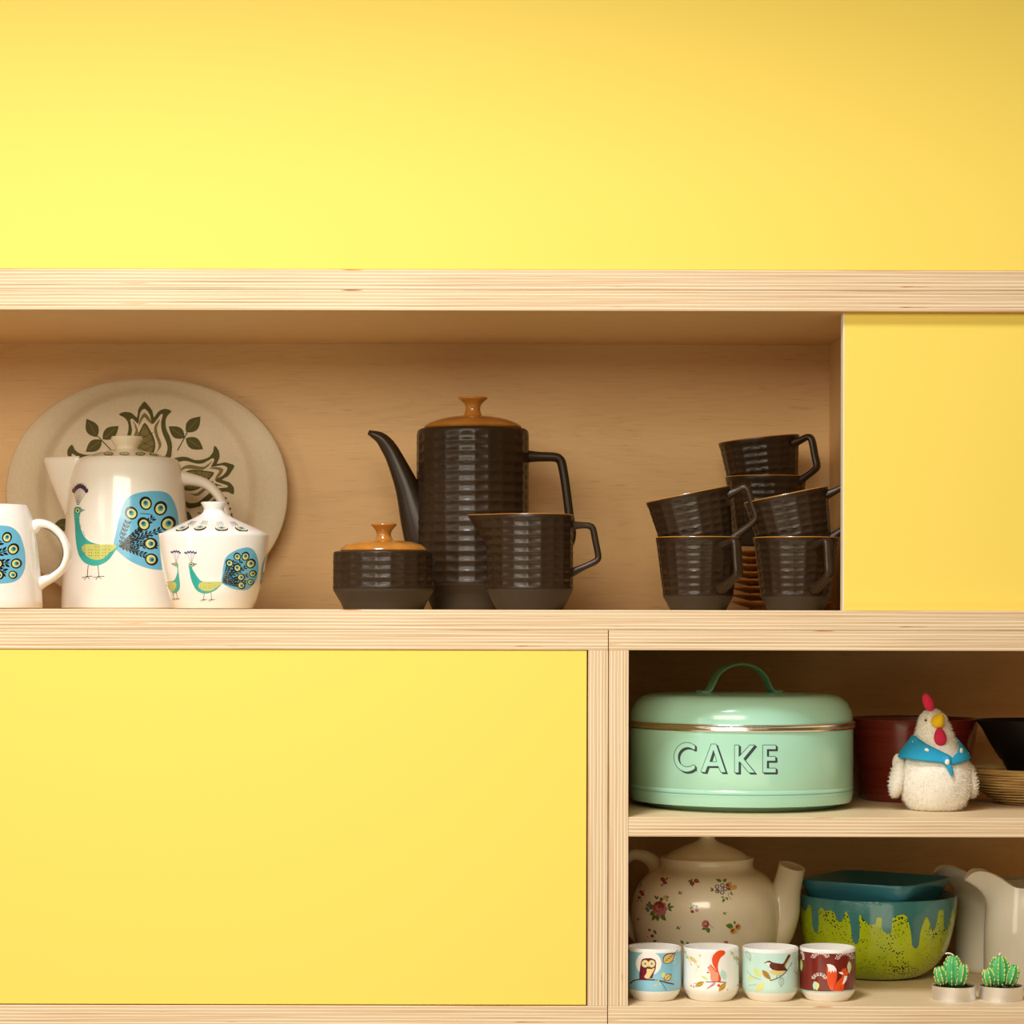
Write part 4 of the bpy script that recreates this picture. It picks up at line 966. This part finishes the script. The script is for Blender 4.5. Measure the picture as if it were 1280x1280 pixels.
# ------------------------------------------------------------------ drip bowl with a square bowl nested in it
T = Thing('drip_glaze_bowl', 'round lime green speckled bowl with teal drips, right of the teapot', 'bowl', 1096, .278, SH3 + E)
db = [(44, 1224), (46, 1223), (47, 1219), (60, 1213), (75, 1201), (87, 1183), (94, 1160), (98, 1135), (99.5, 1118), (99, 1115.5), (97, 1115)]
bp_ = prof_px(T, db); bp_ = [(r, 0 if i == 0 else z) for i, (r, z) in enumerate(bp_)]
P = catmull([Vector((r, z, 0)) for r, z in bp_], 4); fine = [(p[0], max(0, p[1])) for p in P]; ztb = T.zz(1121); zt = bp_[-1][1]
lathe('bowl', [(0, 0)] + fine + [(95 * T.sc, zt - .003), (88 * T.sc, T.zz(1160)), (70 * T.sc, T.zz(1196)), (40 * T.sc, .018), (0, .014)], [M_lime, M_dteal], T.o, seg=128, mfun=lambda z, r, k: 1 if (z > ztb or k > .5) else 0)
a = Art(980, 1040, 4.267)
top = 372
edge = [(60, 480), (72, 520), (82, 565), (95, 574), (100, 540), (98, 480), (92, 430), (92, 383), (100, 395), (112, 415), (125, 412), (132, 385), (140, 382), (150, 400), (153, 440), (155, 490), (165, 522), (177, 535), (186, 520), (188, 470), (188, 415), (197, 398), (212, 400), (220, 418), (240, 412), (262, 415), (275, 430), (283, 455), (296, 475), (312, 472), (322, 450), (330, 420), (337, 418), (350, 445), (358, 480), (365, 540), (370, 575), (382, 592), (396, 590), (406, 560), (408, 500), (403, 450), (408, 432), (425, 455), (445, 480), (470, 488), (492, 485), (496, 455), (505, 448), (525, 452), (526, 480), (524, 505), (535, 525), (555, 537), (572, 535), (578, 500), (582, 455), (600, 443), (625, 435), (650, 433), (660, 450), (672, 490), (682, 540), (685, 590), (695, 612), (710, 615), (722, 595), (728, 540), (740, 495), (756, 450), (768, 448), (778, 470), (788, 510), (798, 522), (810, 505), (820, 455), (826, 415), (840, 408), (854, 410), (857, 440), (856, 490), (862, 515), (872, 500), (885, 460), (895, 420), (902, 402), (908, 400), (912, 440)]
a.poly('dteal', [(55, top - 12)] + edge[0:] + [(918, top - 22)] + [(x, top - 8 - 0 + 18 * math.sin(PI * (x - 55) / 870) - 12) for x in range(880, 60, -40)], 0)
print_on(T, 'drip_glaze', a, on_lathe(T, fine), lmax=4, label='teal glaze running down in drips', mats={'dteal': M_dteal}, base=.0004)
T = Thing('square_teal_bowl', 'square teal bowl nested inside the drip glazed bowl', 'bowl', 1095, .272, SH3 + .040)
def sq(r, z, t, ang=math.radians(-35), p=7.0):
    u = t - ang; return 1.0 / ((abs(math.cos(u)) ** p + abs(math.sin(u)) ** p) ** (1 / p))
q = [(0, 0), (40, 0), (44, .001), (52, .010)]; zr = T.zz(1096)
prof = [(0, 0), (.034, 0), (.040, .002), (.067, T.zz(1128)), (.0805, T.zz(1103)), (.0825, zr - .001), (.0820, zr), (.0800, zr - .001), (.058, T.zz(1122)), (.030, .010), (0, .008)]
def sqf(r, z, t):
    k = sq(r, z, t); s_ = .25 + .75 * min(1, max(0, (z - .01) / .05))
    return r * (1 + (k - 1) * s_)
lathe('bowl', prof, M_teal, T.o, seg=128, step=.006, rfun=sqf, angle=50)

# ------------------------------------------------------------------ white pitchers
def pitcher(T, prof_list, wave, tip, m, hollow=True):
    """tall jug: body lathe whose rim rises into a beak on the left (direction pi)"""
    zt = prof_list[-1][1]
    def f(r, z, t): return r
    P = densify([Vector((r, z, 0)) for r, z in prof_list], .004)
    vs, fs = [], []; seg = 96
    zb0 = zt - wave['deep']
    allp = [(p[0], p[1], 0) for p in P] + [(p[0] - .0045, p[1], 1) for p in reversed(P) if p[1] > .01]
    for r, z, ins in allp:
        for i in range(seg):
            t = 2 * PI * i / seg; d = abs(((t - PI + PI) % (2 * PI)) - PI); w_ = max(0, 1 - d / wave['ang'])
            w_ = w_ * w_ * (3 - 2 * w_)
            u = max(0, (z - zb0) / (zt - zb0)); rr = r + wave['out'] * w_ ** 1.4 * u ** 2.8
            zz_ = z + (wave['up'] * math.sin(min(1, w_ * 1.25) * PI / 2) - wave['droop'] * w_ ** 9 - wave['dip'] * math.sin(min(1, d / 2.4) * PI) ** 2 + wave.get('back', 0) * max(0, d / PI - .6) / .4) * u ** 1.5
            vs.append((rr * math.cos(t), rr * math.sin(t) * (1 - .35 * w_ * u), zz_))
    n = len(allp)
    for k in range(n - 1):
        for i in range(seg):
            j = (i + 1) % seg; fs.append((k * seg + i, k * seg + j, (k + 1) * seg + j, (k + 1) * seg + i))
    fs.append(tuple(range(seg))); fs.append(tuple((n - 1) * seg + i for i in range(seg)))
    return mesh('body', vs, fs, m, T.o, angle=60)
T = Thing('milk_pitcher', 'glossy off-white pitcher with beak spout, cut off by the right edge behind the candles', 'pitcher', 1291, .21, SH3 + E)
pp = prof_px(T, [(56, 1229), (59, 1226), (59.5, 1200), (59, 1160), (57, 1130), (53.5, 1110), (53, 1102)]); pp = [(r, 0 if i == 0 else z) for i, (r, z) in enumerate(pp)]
pitcher(T, pp, dict(deep=.040, ang=1.0, out=.034, up=.019, dip=.002, back=.004, droop=.016), None, M_milk)
sweep('handle', [T.L(1340, 1118), T.L(1362, 1112), T.L(1378, 1130), T.L(1378, 1165), T.L(1362, 1190), T.L(1346, 1196)], [(.008, .010)] * 6, M_milk, T.o, bn=(0, 1, 0))
T = Thing('rear_pitcher', 'grey-white pitcher standing deeper in the cupboard between the drip bowl and front pitcher', 'pitcher', 1246, .33, SH3 + E)
pp = prof_px(T, [(46, 1208), (50, 1205), (51, 1180), (50.5, 1150), (48.5, 1125), (45, 1108), (44, 1098)]); pp = [(r, 0 if i == 0 else z) for i, (r, z) in enumerate(pp)]
pitcher(T, pp, dict(deep=.040, ang=1.0, out=.038, up=.020, dip=.002, back=.004, droop=.011), None, M_milk)
hz = sweep('handle', [T.L(1285, 1118, .01), T.L(1306, 1112, .015), T.L(1320, 1130, .015), T.L(1318, 1160, .015), T.L(1304, 1180, .012), T.L(1290, 1188, .01)], [(.008, .010)] * 6, M_milk, T.o, bn=(0, 1, 0))

# ------------------------------------------------------------------ four small cups
def small_cup(name, label, px, half, band, band_to):
    T = Thing(name, label, 'cup', px, .066, SH3 + E, group='small printed cups in a row')
    s_ = half / 35.5
    P = [(22, 1250), (24, 1249.5), (27, 1247.5), (33.5, 1238.5), (35.2, 1233), (35.5, 1228), (35.3, 1187.5), (35.3, 1183), (35.0, 1182.2), (34.2, 1181.8)]
    P = prof_px(T, [(r * s_, py) for r, py in P]); P = [(r, 0 if i == 0 else z) for i, (r, z) in enumerate(P)]
    zlo, zhi = T.zz(band_to), T.zz(1186.3); zt = P[-1][1]
    P2 = []
    for (r, z), (r2, z2) in zip(P, P[1:] + [P[-1]]):
        P2.append((r, z))
        for zc in sorted((zlo, zhi)):
            if z < zc < z2: P2.append((r + (r2 - r) * (zc - z) / (z2 - z), zc))
    lathe('body', [(0, 0)] + P2 + [(32.8 * s_ * T.sc, zt - .001), (32.3 * s_ * T.sc, .018), (20 * s_ * T.sc, .006), (0, .005)], [M_china, inkmat(band)] if band else [M_china], T.o, seg=96,
          mfun=(lambda z, r, k: 1 if (zlo < z < zhi and k < .5) else 0) if band else None)
    return T, on_lathe(T, P)
Tc, mp_ = small_cup('owl_cup', 'pale blue cup with an owl against a white moon', 818.5, 34, 'cupblue', 1234)
a = Art(780, 1165, 8.533)
a.ell('moon', 271, 330, 137, 128, 0, 0, n=32)
a.poly('plum', [(172, 500), (172, 440), (182, 370), (190, 310), (205, 283), (240, 273), (300, 273), (340, 290), (353, 325), (345, 390), (325, 440), (310, 488), (285, 485), (262, 495), (225, 503), (190, 505)], 1)
a.ell('owl', 234, 332, 37, 40, 0, 2); a.ell('owl', 304, 332, 38, 40, 0, 2)
for x in (236, 304): a.ell('sky', x, 332, 12, 13, 0, 3, n=12); a.ell('black', x, 332, 6, 7, 0, 4, n=8)
a.poly('leafy', [(260, 345), (278, 345), (269, 372)], 3); a.line('plum', [(245, 378), (268, 384), (295, 378)], 6, 3)
a.poly('owl', [(255, 385), (300, 390), (333, 375), (325, 410), (300, 450), (275, 485), (245, 490), (226, 470), (250, 430)], 2, smooth=3)
a.line('rose', [(218, 380), (215, 495)], 4, 3)
a.line('plum', [(75, 545), (110, 515), (170, 500), (250, 502), (330, 505), (400, 515), (470, 535), (540, 550)], 12, 2, smooth=3); a.line('ink', [(385, 515), (425, 555), (460, 620)], 5, 1, smooth=3)
a.leaf('plum', 425, 320, 555, 215, 104, 1, .4); a.leaf('leafy', 432, 318, 545, 225, 86, 2, .4); a.line('plum', [(440, 310), (585, 185)], 5, 3)
for k in range(4): a.line('plum', [(455 + k * 20, 300 - k * 18), (450 + k * 24, 262 - k * 10)], 3, 3); a.line('plum', [(455 + k * 20, 300 - k * 18), (490 + k * 16, 302 - k * 22)], 3, 3)
a.leaf('plum', 435, 510, 515, 440, 70, 1); a.leaf('leafy', 440, 506, 510, 444, 58, 2); a.line('plum', [(440, 508), (508, 446)], 4, 3); a.ell('palelime', 428, 452, 22, 30, 10, 1)
for x, y in ((348, 562), (395, 550), (350, 510), (375, 512)): a.ell('palelime', x, y, 11, 10, 0, 2, n=8)
for k in range(5): a.ell('palemint', 548 + (k % 2) * 14 - 7, 240 + k * 22, 9, 12, 20, 1, n=8)
a.leaf('plum', 48, 210, 68, 175, 16, 1)
print_on(Tc, 'owl_print', a, mp_, lmax=2.2, label='plum and yellow owl on a branch')
Tc, mp_ = small_cup('squirrel_cup', 'white cup with a red squirrel on a twig', 889.8, 34.8, None, 1234)
a = Art(780, 1165, 8.533)
a.poly('orange', [(1035, 520), (1042, 485), (1025, 440), (1010, 385), (1015, 320), (1040, 265), (1080, 230), (1085, 200), (1060, 188), (1020, 190), (980, 215), (952, 255), (946, 300), (958, 345), (985, 390), (1005, 430), (1015, 470), (1008, 515)], 1, smooth=3)
a.poly('peach', [(930, 335), (925, 355), (905, 362), (895, 378), (912, 385), (905, 400), (925, 410), (930, 440), (930, 490), (950, 518), (1008, 520), (1015, 480), (1000, 430), (975, 395), (955, 370), (940, 350)], 2, smooth=2)
a.line('orange', [(925, 340), (960, 375), (995, 420)], 12, 3, smooth=3); a.ell('orange', 903, 424, 11, 10, 0, 3, n=10); a.line('peach', [(905, 420), (930, 425)], 8, 2); a.ell('black', 916, 365, 4, 4, 0, 4, n=8)
a.line('plum', [(880, 524), (1000, 522), (1100, 530)], 7, 4); a.line('plum', [(755, 543), (860, 528)], 3, 1)
a.leaf('leafd', 865, 525, 765, 575, 48, 1); a.leaf('leafd', 1092, 535, 1018, 628, 50, 1); a.line('leafy', [(1085, 545), (1022, 620)], 4, 2); a.line('leafy', [(860, 532), (770, 570)], 4, 2)
for x, y, r in ((727, 566, 9), (753, 576, 9), (1018, 562, 17), (1220, 560, 9)): a.ell('orange', x, y, r, r * .9, 0, 2, n=9)
for k in range(4): a.leaf('pink', 985 - k * 22, 530 + k * 14, 955 - k * 22, 575 + k * 10, 12, 1); a.leaf('pink', 985 - k * 20, 530 + k * 16, 940 - k * 14, 545 + k * 18, 8, 1)
a.leaf('palemint', 1050, 395, 1090, 510, 66, 0); a.leaf('palelime', 830, 460, 910, 505, 28, 0)
for x, y, r in ((656, 205, 14), (682, 262, 16), (728, 268, 16), (820, 244, 12), (803, 365, 13), (728, 343, 9), (1160, 218, 18), (1190, 270, 18), (1225, 330, 13), (1112, 607, 11), (780, 400, 6)):
    a.ell('palelime', x, y, r, r, 0, 1, n=8); a.ell('leafd', x, y, r * .4, r * .4, 0, 2, n=6)
a.line('leafd', [(650, 190), (690, 270), (730, 345)], 3, 0); a.line('leafd', [(700, 250), (800, 360)], 3, 0); a.line('leafd', [(1140, 190), (1228, 330)], 4, 0)
a.leaf('leafy', 705, 262, 790, 318, 40, 1); a.leaf('leafd', 1205, 250, 1234, 310, 26, 0)
print_on(Tc, 'squirrel_print', a, mp_, lmax=2.2, label='orange squirrel with curled tail')
Tc, mp_ = small_cup('bird_cup', 'pale mint cup with a small brown bird on a twig', 963.8, 35, 'cupmint', 1236)
a = Art(920, 1165, 8)
a.poly('white', [(318, 285), (300, 300), (325, 318), (345, 345), (352, 375), (400, 380), (380, 310), (350, 285)], 1)
a.poly('brown', [(305, 292), (320, 282), (345, 278), (372, 295), (410, 303), (470, 310), (485, 300), (525, 225), (540, 215), (552, 222), (545, 245), (505, 310), (500, 345), (520, 370), (505, 378), (430, 380), (375, 372), (345, 345), (342, 318), (355, 300), (330, 292)], 2)
a.poly('leafy', [(345, 375), (400, 382), (495, 375), (470, 405), (420, 422), (375, 412), (352, 395)], 1, smooth=2); a.poly('leafd', [(510, 290), (550, 225), (545, 245), (505, 320), (485, 345), (495, 310)], 3)
a.poly('brown', [(283, 300), (312, 290), (315, 302)], 2); a.ell('black', 330, 298, 4, 4, 0, 3, n=8); a.line('brown', [(315, 298), (330, 290), (350, 298)], 4, 3)
a.line('brown', [(350, 478), (420, 455), (480, 415), (520, 372)], 8, 1, smooth=3); a.line('brown', [(520, 372), (550, 325), (570, 285)], 4, 1); a.line('brown', [(420, 425), (410, 455)], 4, 1); a.line('brown', [(440, 425), (455, 430)], 4, 1)
a.line('grey', [(115, 375), (150, 420), (200, 450), (260, 468)], 4, 1, smooth=3); a.line('grey', [(130, 525), (215, 518)], 3, 1)
a.leaf('leafd', 268, 372, 358, 472, 54, 2); a.line('brown', [(275, 378), (355, 470)], 3, 3)
for k in range(4): a.line('brown', [(290 + k * 16, 396 + k * 18), (318 + k * 10, 392 + k * 16)], 2.4, 3); a.line('brown', [(290 + k * 16, 396 + k * 18), (288 + k * 14, 424 + k * 12)], 2.4, 3)
a.leaf('palelime', 175, 360, 270, 440, 56, 0); a.leaf('palelime', 120, 460, 200, 455, 44, 0); a.leaf('yel', 290, 505, 205, 582, 60, 1)
a.leaf('grey', 465, 440, 458, 545, 54, 0); a.leaf('cupmint', 465, 448, 458, 538, 44, 1); a.line('grey', [(466, 445), (458, 540)], 3, 2)
for k in range(5): a.line('grey', [(464, 462 + k * 15), (446, 456 + k * 14)], 2.4, 2); a.line('grey', [(464, 462 + k * 15), (484, 456 + k * 14)], 2.4, 2)
a.leaf('grey', 112, 180, 155, 285, 44, 0); a.leaf('cupmint', 115, 188, 152, 277, 35, 1); a.line('grey', [(115, 186), (153, 280)], 3, 2); a.line('grey', [(585, 375), (625, 420)], 5, 1)
for x, y in ((180, 228), (142, 332), (100, 222), (305, 478), (335, 490), (325, 462), (568, 290), (548, 345), (505, 425), (580, 330)): a.ell('white', x, y, 9, 10, 0, 1, n=8); a.ell('peach', x, y, 3, 3, 0, 2, n=6)
print_on(Tc, 'bird_print', a, mp_, lmax=2.2, label='brown bird with yellow belly on a twig')
Tc, mp_ = small_cup('fox_cup', 'dark red cup with a white-tipped orange fox', 1035.5, 34.8, 'cupred', 1234)
a = Art(920, 1165, 8)
a.poly('orange', [(920, 318), (915, 390), (915, 450), (925, 510), (950, 560), (978, 580), (985, 545), (1005, 500), (1018, 440), (1015, 380), (990, 335), (950, 315)], 1, smooth=2)
a.poly('white', [(914, 312), (950, 312), (990, 330), (1012, 365), (1008, 395), (995, 372), (985, 395), (970, 372), (955, 405), (945, 375), (932, 395), (930, 350)], 2)
a.poly('orange', [(1078, 350), (1088, 362), (1105, 345), (1112, 372), (1128, 395), (1122, 430), (1112, 470), (1092, 510), (1085, 545), (1082, 582), (985, 582), (992, 540), (1010, 500), (1040, 470), (1065, 440), (1072, 415), (1035, 395), (1060, 385)], 1)
a.poly('white', [(1032, 392), (1065, 390), (1080, 402), (1075, 418), (1050, 408)], 2); a.poly('white', [(1092, 428), (1120, 432), (1112, 470), (1092, 500), (1070, 515), (1082, 470)], 2)
a.ell('black', 1086, 390, 4, 3, 0, 3, n=8); a.line('cupred', [(1050, 540), (1068, 570), (1070, 582)], 3, 2)
def bush(x0, y0, rx, ry, a0, a1, n):
    for k in range(n):
        t = math.radians(a0 + (a1 - a0) * k / (n - 1))
        for q, (f, s_) in enumerate(((1, 5), (.82, 4.2), (.66, 3.6))): a.ell('white', x0 + rx * f * math.cos(t) + (k % 2) * 4, y0 - ry * f * math.sin(t) + (q % 2) * 4, s_, s_ + 1, 0, 1, n=7)
        a.line('peach', [(x0 + rx * .5 * math.cos(t), y0 - ry * .5 * math.sin(t)), (x0 + rx * .9 * math.cos(t), y0 - ry * .9 * math.sin(t))], 2.5, 0)
bush(850, 262, 92, 82, 20, 165, 15); bush(1095, 270, 95, 88, 15, 170, 15); bush(840, 462, 75, 60, 10, 170, 12); bush(650, 250, 38, 80, -10, 80, 8)
a.leaf('palelime', 800, 485, 820, 575, 66, 1); a.leaf('palemint', 795, 480, 790, 572, 28, 2); a.leaf('leafy', 1140, 280, 1140, 408, 44, 1); a.leaf('palemint', 1138, 282, 1128, 400, 20, 2); a.leaf('palelime', 658, 262, 664, 385, 30, 1)
a.poly('palemint', [(640, 563)] + [(x, 563 + 22 * math.sin(PI * (x - 640) / 560)) for x in range(660, 1200, 30)] + [(1196, 560), (1196, 576)] + [(x, 577 + 22 * math.sin(PI * (x - 640) / 560)) for x in range(1180, 650, -30)] + [(642, 578)], 0)
print_on(Tc, 'fox_print', a, mp_, lmax=2.2, label='orange fox among pale branches')

# ------------------------------------------------------------------ cactus candles
def cactus(label, px, lobes, wick):
    T = Thing('cactus_candle', label, 'candle', px, .066, SH3 + E, group='cactus candles in tealight cups')
    q = prof_px(T, [(26, 1250), (27, 1249.5), (27, 1231.5), (27.6, 1230.5), (27.6, 1229.8), (26.6, 1229.6)]); q = [(r, 0 if i == 0 else z) for i, (r, z) in enumerate(q)]
    lathe('tealight_cup', [(0, 0)] + q + [(26.2 * T.sc, q[-1][1] - .001), (26 * T.sc, .012), (0, .012)], M_alu, T.o, seg=64, label='brushed aluminium cup')
    zt = q[-1][1] - .003; vs, fs = [], []; random.seed(px)
    lathe('wax_base', [(0, .008), (25.8 * T.sc, .008), (25.8 * T.sc, zt), (0, zt + .0015)], M_grav, T.o, seg=48, label='dark wax base')
    for k in range(260):
        r = 25 * T.sc * math.sqrt(random.random()); t = random.random() * 2 * PI; b = len(vs); s_ = random.uniform(.0007, .0014); c = Vector((r * math.cos(t), r * math.sin(t), zt + .0008))
        vs += [c + Vector(v) * s_ for v in ((1, 0, 0), (-1, 0, 0), (0, 1, 0), (0, -1, 0), (0, 0, 1), (0, 0, -1))]
        fs += [tuple(b + i for i in f) for f in ((0, 2, 4), (2, 1, 4), (1, 3, 4), (3, 0, 4), (2, 0, 5), (1, 2, 5), (3, 1, 5), (0, 3, 5))]
    o = mesh('gravel', vs, fs, M_grav, T.o, smooth=False); o['kind'] = 'stuff'
    for (lx, ly, rx, rz, dy, lean_, nr) in lobes:
        c = T.L(lx, ly, dy); Rm = Matrix.Rotation(lean_, 3, 'Y'); sx = rx * T.sc; sz = rz * T.sc
        def ff(v, ph, t, nr=nr):
            k = 1 + .06 * math.cos(nr * t) * math.sin(ph) ; return Vector((v.x * k, v.y * k, math.copysign(abs(v.z) ** .9, v.z)))
        lo = ellipsoid('cactus_lobe', c, (sx, sx * .9, sz), M_cact, T.o, rot=Rm, seg=nr * 8, rings=20, f=ff)
        vs, fs = [], []
        for rb in range(nr):
            if math.sin(2 * PI * rb / nr) > .15: continue
            t = 2 * PI * rb / nr + random.uniform(-.03, .03)
            for k in range(3, 15):
                if random.random() < .12: continue
                ph = PI * k / 18 + random.uniform(-.07, .07); s_ = random.uniform(.0008, .0017)
                v = ff(Vector((math.sin(ph) * math.cos(t), math.sin(ph) * math.sin(t), math.cos(ph))), ph, t) * 1.005
                p = c + Rm @ Vector((v.x * sx, v.y * sx * .9, v.z * sz)); b = len(vs)
                vs += [p + Vector(w_) * s_ for w_ in ((.8, 0, 0), (-.8, 0, 0), (0, .8, 0), (0, -.8, 0), (0, 0, 1.5), (0, 0, -1.5))]
                fs += [tuple(b + i for i in f) for f in ((0, 2, 4), (2, 1, 4), (1, 3, 4), (3, 0, 4), (2, 0, 5), (1, 2, 5), (3, 1, 5), (0, 3, 5))]
        s2 = mesh('spine_dots', vs, fs, M_spine, T.o, smooth=False, label='pale yellow spine dots'); s2.parent = lo; s2['kind'] = 'stuff'
    sweep('wick', [T.L(x, y, dy) for x, y, dy in wick], [.0011] * len(wick), M_wick, T.o, seg=8, label='white cotton wick')
cactus('cactus candle nearer the fox cup, its wick bent over to the left', 1193.3, [(1192, 1212, 11.5, 19.5, 0, 0, 10), (1177, 1218, 7.5, 12, -.002, -.28, 8), (1202.5, 1217, 8, 14, -.004, .18, 8)], [(1193, 1196, 0), (1192, 1192, 0), (1187, 1190, -.001), (1182.5, 1190.5, -.001)])
cactus('cactus candle next to the right edge, its short wick upright', 1252, [(1250.5, 1212, 12, 19.5, 0, 0, 10), (1237, 1220, 7.5, 11, -.003, -.2, 8), (1265.5, 1217, 8.5, 13.5, -.003, .3, 8)], [(1250, 1196, 0), (1250, 1192, 0), (1251.5, 1189, 0)])
